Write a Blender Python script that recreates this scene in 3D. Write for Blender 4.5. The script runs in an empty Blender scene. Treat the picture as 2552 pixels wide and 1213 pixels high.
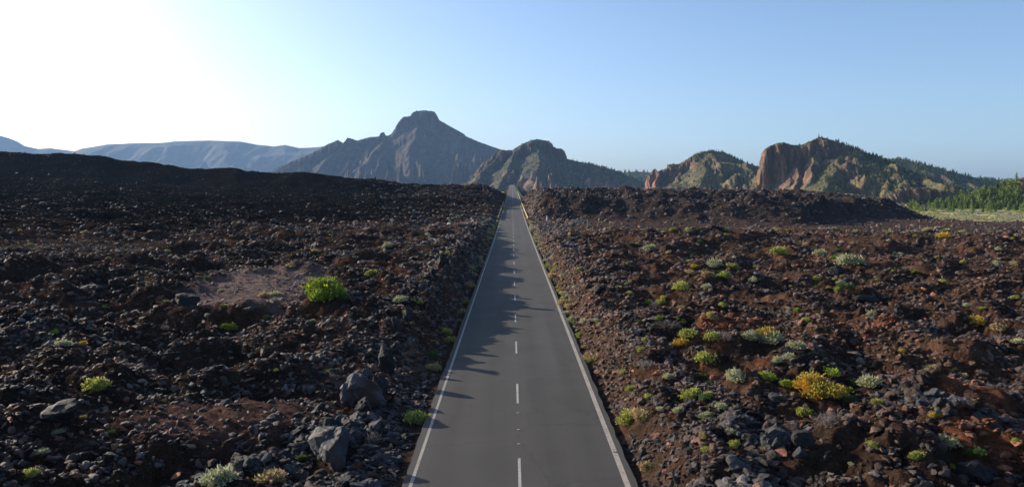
import bpy, bmesh, math, random
import numpy as np
from mathutils import Vector, Matrix, Euler
random.seed(7); rng = np.random.default_rng(11)
scene = bpy.context.scene
COL = scene.collection

# ------------------------------------------------------------------ camera
CAM_H = 9.0; FPX = 1900.0; PW, PH = 2552.0, 1213.0; HORIZ = 468.0
PITCH = math.atan((PH/2 - HORIZ)/FPX)
cam_d = bpy.data.cameras.new('camera'); cam = bpy.data.objects.new('camera', cam_d); COL.objects.link(cam)
cam.location = (0, 0, CAM_H); cam.rotation_euler = (math.pi/2 - PITCH, 0, 0)
cam_d.sensor_width = 36; cam_d.lens = 36*FPX/PW
cam_d.clip_start = 0.2; cam_d.clip_end = 30000
scene.camera = cam

# ------------------------------------------------------------------ sky, sun, exposure
SUN_EL = math.radians(19.5); SUN_AZ = math.radians(-60)      # azimuth measured from +Y (view direction), negative = to the left
world = bpy.data.worlds.new('World'); scene.world = world; world.use_nodes = True
nt = world.node_tree; nt.nodes.clear()
wo = nt.nodes.new('ShaderNodeOutputWorld'); bg = nt.nodes.new('ShaderNodeBackground'); sk = nt.nodes.new('ShaderNodeTexSky')
sk.sky_type = 'NISHITA'; sk.sun_disc = False; sk.sun_elevation = SUN_EL; sk.sun_rotation = SUN_AZ
sk.altitude = 2000; sk.air_density = 1.0; sk.dust_density = 9.5; sk.ozone_density = 3.2
bg.inputs['Strength'].default_value = 0.116
nt.links.new(sk.outputs[0], bg.inputs['Color']); nt.links.new(bg.outputs[0], wo.inputs['Surface'])
sun_d = bpy.data.lights.new('sun', 'SUN'); sun = bpy.data.objects.new('sun', sun_d); COL.objects.link(sun)
sun_d.energy = 5.0; sun_d.angle = math.radians(0.55); sun_d.color = (1.0, 0.87, 0.70)
sdir = Vector((math.sin(SUN_AZ)*math.cos(SUN_EL), math.cos(SUN_AZ)*math.cos(SUN_EL), math.sin(SUN_EL)))
sun.rotation_euler = sdir.to_track_quat('Z', 'Y').to_euler(); sun.location = (-300, 200, 340)
scene.view_settings.view_transform = 'Standard'; scene.view_settings.look = 'None'
scene.view_settings.gamma = 1; scene.view_settings.use_curve_mapping = False
scene.view_settings.exposure = 0.86
scene.render.engine = 'CYCLES'
cy = scene.cycles
cy.use_denoising = True
try: cy.denoiser = 'OPENIMAGEDENOISE'
except Exception: pass
cy.max_bounces = 5; cy.diffuse_bounces = 3; cy.glossy_bounces = 2; cy.transmission_bounces = 2; cy.volume_bounces = 2; cy.transparent_max_bounces = 4
HAZE_DENSITY = 0.00005

# ------------------------------------------------------------------ helpers: naming, linking
def tag(o, label=None, cat=None, group=None, kind=None):
    if label: o['label'] = label
    if cat: o['category'] = cat
    if group: o['group'] = group
    if kind: o['kind'] = kind
    return o
def link(name, me, parent=None, loc=(0, 0, 0), rot=(0, 0, 0), scl=(1, 1, 1)):
    o = bpy.data.objects.new(name, me); COL.objects.link(o)
    o.location = loc; o.rotation_euler = rot; o.scale = scl
    if parent is not None: o.parent = parent
    return o
def mesh_np(name, V, F, mats=(), smooth=False, color=None, matidx=None):
    """V n x 3, F m x k (all faces of k corners)"""
    me = bpy.data.meshes.new(name)
    V = np.ascontiguousarray(V, dtype=np.float32); F = np.ascontiguousarray(F, dtype=np.int32)
    m, k = F.shape
    me.vertices.add(len(V)); me.vertices.foreach_set('co', V.ravel())
    me.loops.add(m*k); me.loops.foreach_set('vertex_index', F.ravel())
    me.polygons.add(m)
    me.polygons.foreach_set('loop_start', np.arange(0, m*k, k, dtype=np.int32))
    me.polygons.foreach_set('loop_total', np.full(m, k, dtype=np.int32))
    me.polygons.foreach_set('use_smooth', np.full(m, smooth, dtype=bool))
    for mt in mats: me.materials.append(mt)
    if matidx is not None: me.polygons.foreach_set('material_index', np.ascontiguousarray(matidx, dtype=np.int32))
    me.update(calc_edges=True)
    if color is not None:
        at = me.attributes.new('tint', 'FLOAT_COLOR', 'POINT')
        c4 = np.ones((len(V), 4), dtype=np.float32); c4[:, :3] = color
        at.data.foreach_set('color', c4.ravel())
    return me

# ------------------------------------------------------------------ helpers: noise (numpy)
def _h(ix, iy, s):
    n = (ix.astype(np.int64)*374761393 + iy.astype(np.int64)*668265263 + s*2147483647) & 0xFFFFFFFF
    n = ((n ^ (n >> 13))*1274126177) & 0xFFFFFFFF
    n = ((n ^ (n >> 16))*2246822519) & 0xFFFFFFFF
    return ((n ^ (n >> 15)) & 0xFFFFFF)/float(0x1000000)
def perlin(x, y, s=0):
    x = np.asarray(x, float); y = np.asarray(y, float)
    x0 = np.floor(x); y0 = np.floor(y); fx = x-x0; fy = y-y0
    u = fx*fx*fx*(fx*(fx*6-15)+10); v = fy*fy*fy*(fy*(fy*6-15)+10)
    def g(dx, dy):
        an = _h(x0+dx, y0+dy, s)*2*np.pi
        return np.cos(an)*(fx-dx)+np.sin(an)*(fy-dy)
    a = g(0, 0); b = g(1, 0); c = g(0, 1); d = g(1, 1)
    return (a+(b-a)*u + ((c+(d-c)*u)-(a+(b-a)*u))*v)*1.4
def fbm(x, y, s=0, o=4, g=.5):
    r = 0; A = 1; T = 0
    for i in range(o):
        r = r + A*perlin(x*2**i+i*17.3, y*2**i-i*9.1, s+i); T += A; A *= g
    return r/T
def ridged(x, y, s=0, o=4, g=.5):
    r = 0; A = 1; T = 0
    for i in range(o):
        r = r + A*(1-np.abs(perlin(x*2**i+i*31.7, y*2**i+i*5.9, s+i))*1.6); T += A; A *= g
    return r/T
def worley(x, y, s=0):
    x = np.asarray(x, float); y = np.asarray(y, float)
    x0 = np.floor(x); y0 = np.floor(y); f1 = np.full(x.shape, 9.); f2 = np.full(x.shape, 9.); idv = np.zeros(x.shape)
    for dx in (-1, 0, 1):
        for dy in (-1, 0, 1):
            cx = x0+dx; cyy = y0+dy
            d = np.hypot(cx+_h(cx, cyy, s)-x, cyy+_h(cx, cyy, s+7)-y)
            cl = d < f1
            f2 = np.where(cl, f1, np.minimum(f2, d)); idv = np.where(cl, _h(cx, cyy, s+13), idv); f1 = np.where(cl, d, f1)
    return f1, f2, idv
def sst(a, b, x):
    t = np.clip((x-a)/(b-a), 0, 1); return t*t*(3-2*t)
def lerp(a, b, t): return a+(b-a)*t

# ------------------------------------------------------------------ photo geometry -> directions
CT, ST = math.cos(PITCH), math.sin(PITCH)
def pix(px, py):
    """pixel of the photograph -> (x per metre of y, z per metre of y)"""
    u = (np.asarray(px, float)-PW/2)/FPX; v = (PH/2-np.asarray(py, float))/FPX
    den = CT+v*ST
    return u/den, (-ST+v*CT)/den
def elev(px, py, D):
    a, s = pix(px, py); return a*D, CAM_H+s*D

# ------------------------------------------------------------------ terrain macro shape
RX0, RX1 = -3.08, 3.50; RXC = .21
_ryp = [-400, 150, 212, 330, 463, 676, 930, 1150]; _rzp = [0, 0, .35, 1.7, 3.6, 6.5, 10.0, 13.5]
_fine = np.linspace(-400, 1150, 400); _fz = np.interp(_fine, _ryp, _rzp)
_k = np.ones(21)/21; _fzs = np.convolve(np.pad(_fz, 10, mode='edge'), _k, 'valid')
def road_z(y): return np.interp(y, _fine, _fzs)
# ridge line of the dark hillside at the left, and top of the dark lava flow at the right (pixels of the photo)
_L = np.array([(-500, 372), (0, 379), (60, 381), (100, 386), (150, 383), (245, 386), (275, 392), (310, 400), (360, 402), (410, 408), (450, 417), (480, 420), (540, 419), (590, 416), (610, 425), (660, 430), (700, 432), (760, 430), (820, 437), (860, 443), (930, 446), (970, 452), (1000, 458), (1100, 461), (1150, 463), (1215, 462), (1250, 467), (1276, 470)], float)
_R = np.array([(1276, 470), (1300, 466), (1350, 467), (1500, 468), (1700, 468), (1850, 470), (1960, 470), (2040, 475), (2120, 481), (2180, 490), (2240, 505), (2290, 531), (2330, 541), (2420, 552), (2552, 560), (2900, 566)], float)
LR = 350.; RR = 300.
_la, _lz = elev(_L[:, 0], _L[:, 1], LR); _la = _la/LR
_ra, _rz = elev(_R[:, 0], _R[:, 1], RR); _ra = _ra/RR
PATCH = []   # (x, y, rx, ry, kind)
def _gp(px, py, z=2.3):
    a, s = pix(px, py); d = (z-CAM_H)/s; return float(a*d), float(d)
for (px, py, wpx, hpx, kind, zz) in [
        (660, 693, 330, 62, 'gravel', 2.8), (520, 950, 420, 80, 'redgravel', 1.9), (900, 820, 260, 50, 'brown', 2.6), (60, 610, 300, 60, 'sand', 3.5), (330, 590, 260, 45, 'sand', 4),
        (1820, 780, 160, 60, 'red', 2.3), (2150, 800, 170, 40, 'red', 2.3), (1635, 1080, 62, 40, 'red', 2.0), (2470, 945, 210, 110, 'red', 2.3),
        (2150, 1180, 330, 70, 'red', 2.0), (2450, 1050, 200, 60, 'red', 2.), (1935, 1170, 160, 40, 'red', 2.0), (2250, 650, 200, 30, 'brown', 2.3), (1700, 660, 200, 40, 'brown', 2.3),
        (1420, 640, 80, 120, 'brown', 2.), (1450, 760, 110, 160, 'brown', 1.8), (2350, 860, 260, 60, 'brown', 2.3), (1550, 940, 90, 100, 'brown', 1.8)]:
    x, y = _gp(px, py, zz); x1, _ = _gp(px+wpx/2, py, zz); _, y0 = _gp(px, py+hpx/2, zz); _, y1 = _gp(px, py-hpx/2, zz)
    PATCH.append((x, y, abs(x1-x), abs(y1-y0)/2, kind))
def patch(x, y, kinds):
    m = np.zeros(np.shape(x)); wx = x+(fbm(x*.2, y*.2, 91, 4)*3.4+fbm(x, y, 94, 2)*.7)*np.minimum(y/45, 2); wy = y+(fbm(x*.2, y*.2, 92, 4)*4.2+fbm(x, y, 95, 2)*.8)*np.minimum(y/45, 2)
    for (cx, cy_, rx, ry, k) in PATCH:
        if k in kinds:
            q = ((wx-cx)/rx)**2+((wy-cy_)/ry)**2
            m = np.maximum(m, sst(1.5, .35, q))
    return m
def flow_masks(x, y):
    """(left hillside 0..1, right lava flow 0..1, sand flat 0..1, green plain 0..1)"""
    yy = np.maximum(y, 1.); a = x/yy
    wob = fbm(x/40, y/40, 5, 3)*14
    y1 = np.interp(a, [-.9, -.67, -.45, -.2, -.03, 0], [68, 78, 98, 130, 165, 180])
    left = np.where(x < 0, np.clip((y+wob*.6-y1)/(LR-y1), 0, None), 0)
    fb = np.interp(a, [.02, .12, .25, .38, .44, .7, .95], [196, 186, 180, 176, 225, 235, 240])     # foot of the right flow
    right = np.where(x > 0, sst(0, 1, (y+wob*.5-fb)/26.), 0)
    flat = np.where(x > 2, sst(118, 150, y+wob*.8+np.clip(x-60, 0, 60)*.1)*(1-right), 0)
    plain = sst(.30, .46, a+(y-330)*.0004)*sst(300, 345, y+wob)
    return left, right, flat, plain
def macro(x, y):
    yy = np.maximum(y, 1.); a = np.clip(x/yy, -1.2, 1.2)
    left, right, flat, plain = flow_masks(x, y)
    # near field left and right of the road
    bl = np.interp(y, [0, 18, 36, 42, 50, 60, 120, 150, 185], [.25, .25, .75, 1.5, 2.2, 2.45, 2.2, 1.5, .6])
    br = np.interp(y, [0, 20, 60, 110, 135, 165], [1.0, 1.05, 1.5, 2.0, 1.4, .5])
    zl = bl + np.clip(-x-8, 0, 60)*.026*sst(140, 60, y)
    zr = br - np.clip(x-70, 0, 200)*.012
    z = np.where(x < 0, zl, zr) + fbm(x/24, y/24, 21, 3)*.75*sst(4, 14, np.abs(x-RXC))
    z = lerp(z, .3-np.clip(x-60, 0, 300)*.02, flat)
    # left hillside
    hr = np.interp(a, _la, _lz)
    lin = np.clip(left, 0, 1)
    zh = z + (hr-z)*(.60*lin**1.15+.40*sst(.86+.05*perlin(x/30, y/30, 23), 1.0, lin))
    over = np.clip((y-LR)/500, 0, 1)
    zh = np.where(y > LR, hr-(hr-1)*over**.8*1.05, zh)
    zL = np.where(left > 0, zh, z)
    # right flow
    ht = np.interp(a, _ra, _rz)-1.1
    # plain behind the flow
    zp = -7.5 - np.clip(y-700, 0, 600)*.002
    zf = lerp(z, ht, np.clip(right*.72+.28*sst(190, 300, y), 0, 1))
    zf = np.where(right > 0, lerp(z, zf, right), z)
    zf = lerp(zf, zp, np.maximum(plain*sst(.0, 1, (ht < 3)*1.+0), sst(330, 520, y)))
    far = np.where(x > 0, zf, zL)
    return far, left, right, flat, plain
def terrain(x, y, spacing=None):
    x = np.asarray(x, float); y = np.asarray(y, float)
    if spacing is None: spacing = np.maximum(np.abs(y), 11)*.0035
    z, left, right, flat, plain = macro(x, y)
    smoothp = patch(x, y, ('gravel', 'redgravel', 'sand'))
    smooth = np.maximum(np.maximum(smoothp*.85, flat*.8), plain)
    hill = np.clip(left*3, 0, 1)*(x < -5)
    def lod(lam): return sst(1.6, 3.2, lam/spacing)
    wx = x+fbm(x/3., y/3., 61, 2)*1.1; wy = y+fbm(x/3., y/3., 62, 2)*1.1
    d = 0
    rough = (1-smooth)
    d = d + (ridged(wx/9, wy/9, 31, 2)-.55)*1.5*rough*lod(9)*(1-.5*sst(9, 5, np.abs(x-RXC)))
    d = d + fbm(x/17, y/15, 35, 2)*1.1*(1-smoothp)*sst(2, 13, np.where(x < 0, -x-7, x-7))*sst(170, 120, y)
    f1, f2, idv = worley(wx/2.6, wy/2.6, 41)
    d = d + ((idv-.5)*.55*sst(.02, .3, f2-f1) + (.3-f1)*.45)*rough*lod(2.6)
    f1, f2, idv = worley(wx/.9, wy/.9, 43)
    d = d + ((idv-.5)*.2 + (.3-f1)*.22)*(rough*.8+.2)*lod(.9)
    d = d + (ridged(wx/1.7, wy/1.7, 46, 3)-.55)*.42*rough*lod(1.7)
    d = d + fbm(x/.5, y/.5, 45, 2)*.09*lod(.5)
    # big clinker relief of the dark flows
    fr = np.maximum(right, np.where(x < 0, sst(.35, .9, left)*sst(-.45, -.1, x/np.maximum(y, 1)), 0))*(1-plain)
    big = (ridged(x/30, y/22, 51, 3)-.6)*4.2
    f1, f2, idv = worley(wx/7, wy/7, 52)
    blk = ((idv-.5)*2.2+(.35-f1)*2.0)*lod(7)
    f1, f2, idv = worley(wx/3.2, wy/3.2, 53); blk = blk+((idv-.5)*1.3+(.35-f1)*1.2)*lod(3.2)
    top = np.where(x > 0, sst(190, 205, y)*(1-sst(262, 292, y)*.85), (1-sst(300, 345, y)*.8))
    d = d + fr*(big*.55+blk)*top
    d = d*(1-hill*.75*sst(-.1, -.2, x/np.maximum(y, 1))) + hill*fbm(x/26, y/26, 71, 4)*3.2*sst(1., .7, left)*sst(0, .25, left) + hill*(ridged(x/11, y/11, 72, 3)-.6)*1.1
    d = d*sst(1150, 420, y)*(1-.55*sst(10, 5, -x)*sst(44, 34, y)*(x < 0))
    z = z+d
    z = z-.42*np.exp(-((x+6.)/2.6)**2-((y-27.5)/6.5)**2)
    # carve the road corridor
    zr = road_z(y)
    side = np.where(x < RXC, -x+RX0, x-RX1)       # distance outside the edge line
    wn = fbm(y/5.+3, x*0, 81, 3)*.9
    w0 = np.where(x < 0, .55, .45)
    bw = np.where(x < 0, 2.3, 2.1) + np.clip(np.abs(z-zr)-3, 0, 12)*.8 + np.clip(y-190, 0, 60)*.03
    t = sst(0, 1, (side-w0+np.clip(wn, -.5, 1)*.5)/bw)
    low = zr-.10 - .10*sst(0, .5, side) + fbm(x/.7, y/.7, 83, 2)*.05*sst(.2, .8, side)
    low = np.where(side < .05, zr-.22, low)
    z = lerp(low, z, np.where(side < .25, 0, t))
    return z
def ground_point(px, py, dmin=13., dmax=900.):
    a, s = pix(px, py); a = float(a); s = float(s)
    d = np.geomspace(dmin, dmax, 2600)
    z = terrain(a*d, d); r = CAM_H+s*d
    k = np.argmax(z >= r)
    if not (z[k] >= r[k]): k = len(d)-1
    return a*d[k], float(d[k]), float(z[k])

# ------------------------------------------------------------------ materials
def new_mat(name):
    m = bpy.data.materials.new(name); m.use_nodes = True
    n = m.node_tree.nodes; l = m.node_tree.links; n.clear()
    out = n.new('ShaderNodeOutputMaterial'); b = n.new('ShaderNodeBsdfPrincipled')
    l.new(b.outputs[0], out.inputs['Surface']); return m, n, l, b
def noise_node(n, l, vec, scale, detail=6, rough=.6, dist=0):
    t = n.new('ShaderNodeTexNoise'); t.inputs['Scale'].default_value = scale; t.inputs['Detail'].default_value = detail
    t.inputs['Roughness'].default_value = rough; t.inputs['Distortion'].default_value = dist
    if vec is not None: l.new(vec, t.inputs['Vector'])
    return t
def maprange(n, l, v, a, b, c, d):
    t = n.new('ShaderNodeMapRange'); l.new(v, t.inputs['Value'])
    for k, q in zip(('From Min', 'From Max', 'To Min', 'To Max'), (a, b, c, d)): t.inputs[k].default_value = q
    return t.outputs[0]
def mixc(n, l, f, a, b, mode='MIX'):
    t = n.new('ShaderNodeMix'); t.data_type = 'RGBA'; t.blend_type = mode
    for sock, v in ((t.inputs['Factor'], f), (t.inputs['A'], a), (t.inputs['B'], b)):
        if isinstance(v, (int, float)): sock.default_value = v
        elif isinstance(v, tuple): sock.default_value = (*v, 1)
        else: l.new(v, sock)
    for s2 in t.inputs:
        pass
    return [o for o in t.outputs if o.type == 'RGBA'][0]
def mix_rgba(n, l, f, a, b, mode='MIX'):
    t = n.new('ShaderNodeMixRGB'); t.blend_type = mode
    for sock, v in ((t.inputs[0], f), (t.inputs[1], a), (t.inputs[2], b)):
        if isinstance(v, (int, float)): sock.default_value = v
        elif isinstance(v, tuple): sock.default_value = (*v, 1)
        else: l.new(v, sock)
    return t.outputs[0]
def tint_mat(name, scales, lo=.5, hi=1.6, rough=.85, spec=.35, bumps=(), attr='tint', attrtype='GEOMETRY', objspace=False, hue=None):
    """albedo = colour carried by the mesh x broken-up grain; bumps = [(scale, distance, strength)]"""
    m, n, l, b = new_mat(name)
    at = n.new('ShaderNodeAttribute'); at.attribute_name = attr; at.attribute_type = attrtype
    tc = n.new('ShaderNodeTexCoord'); vec = tc.outputs['Object']
    geo = n.new('ShaderNodeNewGeometry')
    if not objspace: vec = geo.outputs['Position']
    col = at.outputs['Color']
    for i, sc in enumerate(scales):
        t = noise_node(n, l, vec, sc, 8, .68, .3)
        f = maprange(n, l, t.outputs['Fac'], .3, .7, lo, hi)
        col = mix_rgba(n, l, 1.0, col, f, 'MULTIPLY')
    if hue:
        t = noise_node(n, l, vec, hue[0], 5, .6); f = maprange(n, l, t.outputs['Fac'], .5, .66, 0, hue[2])
        col = mix_rgba(n, l, f, col, hue[1])
    l.new(col, b.inputs['Base Color']); b.inputs['Roughness'].default_value = rough
    b.inputs['Specular IOR Level'].default_value = spec
    prev = None
    for (sc, dist, st) in bumps:
        t = noise_node(n, l, vec, sc, 9, .72, .4)
        bp = n.new('ShaderNodeBump'); bp.inputs['Strength'].default_value = st; bp.inputs['Distance'].default_value = dist
        l.new(t.outputs['Fac'], bp.inputs['Height'])
        if prev is not None: l.new(prev, bp.inputs['Normal'])
        prev = bp.outputs[0]
    if prev is not None: l.new(prev, b.inputs['Normal'])
    return m
M_GROUND = tint_mat('lava_ground', (1.7, 9.), .5, 1.6, 1.0, .0, bumps=((2.2, .5, 1.), (9., .16, 1.), (34., .05, 1.)))
M_ROCK = tint_mat('lava_clinker', (3.,), .5, 1.6, .7, .3, bumps=((4., .25, .7), (14., .1, .6)), attrtype='INSTANCER', objspace=True)
def solid_rock(name, c, rough=.75, red=None):
    m, n, l, b = new_mat(name); tc = n.new('ShaderNodeTexCoord'); v = tc.outputs['Object']
    t = noise_node(n, l, v, 2.2, 9, .7, .5); f = maprange(n, l, t.outputs['Fac'], .3, .7, 0, 1)
    col = mix_rgba(n, l, f, tuple(q*.55 for q in c), tuple(q*1.5 for q in c))
    oi = n.new('ShaderNodeObjectInfo'); f2 = maprange(n, l, oi.outputs['Random'], 0, 1, .65, 1.35)
    col = mix_rgba(n, l, 1, col, f2, 'MULTIPLY')
    if red:
        t2 = noise_node(n, l, v, 1.3, 6, .6); f3 = maprange(n, l, t2.outputs['Fac'], .47, .6, 0, red[1]); col = mix_rgba(n, l, f3, col, red[0])
    l.new(col, b.inputs['Base Color']); b.inputs['Roughness'].default_value = rough; b.inputs['Specular IOR Level'].default_value = .2
    prev = None
    for sc, dist, st in ((3., .2, .6), (13., .06, .6)):
        t = noise_node(n, l, v, sc, 9, .7, .3); bp = n.new('ShaderNodeBump'); bp.inputs['Strength'].default_value = st; bp.inputs['Distance'].default_value = dist
        l.new(t.outputs['Fac'], bp.inputs['Height'])
        if prev is not None: l.new(prev, bp.inputs['Normal'])
        prev = bp.outputs[0]
    l.new(prev, b.inputs['Normal']); return m
M_RGREY = solid_rock('grey_basalt', (0.0578, 0.0578, 0.0612)); M_RDARK = solid_rock('black_basalt', (0.0238, 0.0231, 0.0245)); M_RBROWN = solid_rock('brown_clinker', (0.0476, 0.0326, 0.0258), .85)
M_RRED = solid_rock('red_clinker', (0.0952, 0.0442, 0.0272), .9); M_RPALE = solid_rock('pale_tan_rock', (0.1632, 0.136, 0.1088), .9)
M_BOULDER = solid_rock('boulder_basalt', (0.0816, 0.085, 0.0918), .62, red=((.06, .033, .024), .9))
def flat_mat(name, c, rough=.8, var=.25, scale=8, spec=.3):
    m, n, l, b = new_mat(name); tc = n.new('ShaderNodeTexCoord')
    t = noise_node(n, l, tc.outputs['Object'], scale, 6, .6); f = maprange(n, l, t.outputs['Fac'], .3, .7, 1-var, 1+var)
    col = mix_rgba(n, l, 1, tuple(c), f, 'MULTIPLY'); l.new(col, b.inputs['Base Color'])
    b.inputs['Roughness'].default_value = rough; b.inputs['Specular IOR Level'].default_value = spec; return m
def leaf_mat(name, c0, c1, c2=None, top=None):
    """each leaf clump (mesh island) takes its own mix of the plant's colours"""
    m, n, l, b = new_mat(name); g = n.new('ShaderNodeNewGeometry'); rmp = n.new('ShaderNodeValToRGB')
    l.new(g.outputs['Random Per Island'], rmp.inputs[0]); e = rmp.color_ramp.elements
    e[0].color = (*c0, 1); e[1].color = (*c1, 1); e[1].position = .8
    if c2: q = e.new(1.0); q.color = (*c2, 1)
    oi = n.new('ShaderNodeObjectInfo'); f2 = maprange(n, l, oi.outputs['Random'], 0, 1, .8, 1.2)
    col = mix_rgba(n, l, 1, rmp.outputs[0], f2, 'MULTIPLY')
    if top:
        tc = n.new('ShaderNodeTexCoord'); t = noise_node(n, l, tc.outputs['Object'], 2.6, 4, .6)
        f = maprange(n, l, t.outputs['Fac'], .46, .6, 0, .9); col = mix_rgba(n, l, f, col, top)
    l.new(col, b.inputs['Base Color']); b.inputs['Roughness'].default_value = .65; b.inputs['Specular IOR Level'].default_value = .2
    try:
        out = [q for q in n if q.type == 'OUTPUT_MATERIAL'][0]
        tr = n.new('ShaderNodeBsdfTranslucent'); l.new(col, tr.inputs['Color']); mx = n.new('ShaderNodeMixShader'); mx.inputs[0].default_value = .3
        l.new(b.outputs[0], mx.inputs[1]); l.new(tr.outputs[0], mx.inputs[2]); l.new(mx.outputs[0], out.inputs['Surface'])
    except Exception: pass
    return m

# ------------------------------------------------------------------ ground sheet
NA = 820
rows = np.concatenate([-np.geomspace(300, 4, 14)[:-1], np.linspace(-3, 10.8, 16), np.geomspace(11, 900, 980), np.geomspace(930, 9900, 30)])
acol = np.linspace(-.97, .97, NA)
Y = np.repeat(rows[:, None], NA, 1); Wd = np.where(Y > 11, Y, 11+(11-Y)*1.4); X = acol[None, :]*Wd
# straighten columns near the road a little is not needed: the road is its own sheet, the ground dips below it
SP = np.maximum(Wd*(acol[1]-acol[0]), np.gradient(rows)[:, None])
Z = terrain(X, Y, SP)
def ground_color(x, y):
    left, right, flat, plain = flow_masks(x, y)
    n1 = fbm(x/7, y/7, 101, 4); n2 = fbm(x/2.2, y/2.2, 102, 3); n3 = fbm(x/18, y/18, 103, 3)
    dark = np.array((.034, .026, .022)); brown = np.array((.105, .058, .038)); red = np.array((.24, .09, .045)); grav = np.array((.24, .175, .155)); sand = np.array((.055, .042, .037))
    t = np.clip(.36+n1*.9+n2*.3+(x > 0)*.16, 0, 1)[..., None]
    c = dark+(brown-dark)*t
    t = (sst(.28, .5, n3+n2*.3)*(.25+.35*(x > 0)))[..., None]; c = c+(red*.8-c)*t
    t = patch(x, y, ('brown',))[..., None]*.7; c = c+(brown*1.15-c)*t
    t = (patch(x, y, ('red',))*np.clip(.6+n2*.8, 0, 1))[..., None]; c = c+(red-c)*t
    t = patch(x, y, ('redgravel',))[..., None]*.85; c = c+(np.array((.13, .075, .06))-c)*t
    t = patch(x, y, ('gravel',))[..., None]*.9; c = c+(grav-c)*t
    hill_shade = (np.clip(left*4.5+.2*sst(0, -30, x), 0, 1)*(x < 0)*lerp(.5, 1, sst(-.02, -.2, x/np.maximum(y, 1))))[..., None]; c = c+(np.array((.0070, .0063, .0060))*(1+n1[..., None]*.8)-c)*hill_shade*.93  # left hillside near-black: the ridge's shade is put into the ground colour
    t = (patch(x, y, ('sand',)))[..., None]*.4; c = c+(sand*.55-c)*t
    t = (flat*(1-plain)*sst(-.5, .1, n1))[..., None]; c = c+(sand*1.1-c)*t*.8
    t = (right*(1-plain))[..., None]; c = c+(np.array((.034, .031, .030))*(1+n2[..., None]*.6)-c)*t*.8
    pl = np.maximum(plain, sst(420, 560, y)*(x > 0))[..., None]
    c = c+(np.array((.40, .38, .15))*(1+n1[..., None]*.5)-c)*pl
    # sandy verge by the road, more so far away
    side = np.where(x < RXC, -x+RX0, x-RX1); vg = (sst(2.2, .3, side)*np.clip(.25+sst(120, 200, y)*.7, 0, 1))[..., None]
    c = c+(np.array((.14, .095, .07))-c)*vg
    # tan embankment at the far left verge
    eb = (sst(7, 2, side)*sst(190, 220, y)*sst(420, 330, y))[..., None]; c = c+(np.array((.20, .12, .08))-c)*eb*np.where(x < 0, .8, .3)[..., None]
    return np.clip(c*np.where((x > 0) | (left < .05), .98, .60)[..., None], .0035, .6)  # hillside stays the darker part, its shade painted into the albedo
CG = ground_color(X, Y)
nr = len(rows)
idx = np.arange(nr*NA).reshape(nr, NA)
F = np.stack([idx[:-1, :-1], idx[:-1, 1:], idx[1:, 1:], idx[1:, :-1]], -1).reshape(-1, 4)
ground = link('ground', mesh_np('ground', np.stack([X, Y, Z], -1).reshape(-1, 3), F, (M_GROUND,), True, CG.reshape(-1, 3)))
tag(ground, kind='structure')

# ------------------------------------------------------------------ road
def asphalt():
    m, n, l, b = new_mat('asphalt'); g = n.new('ShaderNodeNewGeometry'); v = g.outputs['Position']
    mp = n.new('ShaderNodeMapping'); mp.inputs['Scale'].default_value = (1.1, .035, 1); l.new(v, mp.inputs['Vector'])
    t = noise_node(n, l, mp.outputs[0], 1., 4, .5); f = maprange(n, l, t.outputs['Fac'], .3, .7, .86, 1.16)
    col = mix_rgba(n, l, 1, (.044, .0415, .0375), f, 'MULTIPLY')
    sp = n.new('ShaderNodeSeparateXYZ'); l.new(v, sp.inputs[0]); tn = noise_node(n, l, v, .12, 3, .5)
    for xc in (-2.35, -.75, 1.15, 2.75):        # wheel tracks worn into the lanes
        m1 = n.new('ShaderNodeMath'); m1.operation = 'ADD'; l.new(sp.outputs[0], m1.inputs[0]); m1.inputs[1].default_value = -xc
        m2 = n.new('ShaderNodeMath'); m2.operation = 'ABSOLUTE'; l.new(m1.outputs[0], m2.inputs[0]); fw = maprange(n, l, m2.outputs[0], .1, .6, .90, 1.0)
        col = mix_rgba(n, l, 1, col, fw, 'MULTIPLY')
    ck = n.new('ShaderNodeTexVoronoi'); ck.feature = 'DISTANCE_TO_EDGE'; ck.inputs['Scale'].default_value = .22
    wp = n.new('ShaderNodeVectorMath'); wp.operation = 'ADD'; tw = noise_node(n, l, v, 1.4, 5, .7); l.new(v, wp.inputs[0]); l.new(tw.outputs['Color'], wp.inputs[1]); l.new(wp.outputs[0], ck.inputs['Vector'])
    cf_ = maprange(n, l, ck.outputs['Distance'], .0, .012, .72, 1.0); col = mix_rgba(n, l, 1, col, cf_, 'MULTIPLY')
    tp = noise_node(n, l, v, .09, 2, .4); fp = maprange(n, l, tp.outputs['Fac'], .56, .575, 1.0, .90); col = mix_rgba(n, l, 1, col, fp, 'MULTIPLY')
    t = noise_node(n, l, v, .35, 6, .6); f = maprange(n, l, t.outputs['Fac'], .3, .7, .9, 1.12); col = mix_rgba(n, l, 1, col, f, 'MULTIPLY')
    t = noise_node(n, l, v, 45, 3, .7); f = maprange(n, l, t.outputs['Fac'], .3, .7, .72, 1.28); col = mix_rgba(n, l, 1, col, f, 'MULTIPLY')
    l.new(col, b.inputs['Base Color']); b.inputs['Roughness'].default_value = .82; b.inputs['Specular IOR Level'].default_value = .3
    bp = n.new('ShaderNodeBump'); bp.inputs['Strength'].default_value = .35; bp.inputs['Distance'].default_value = .01; l.new(t.outputs['Fac'], bp.inputs['Height']); l.new(bp.outputs[0], b.inputs['Normal'])
    return m
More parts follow.
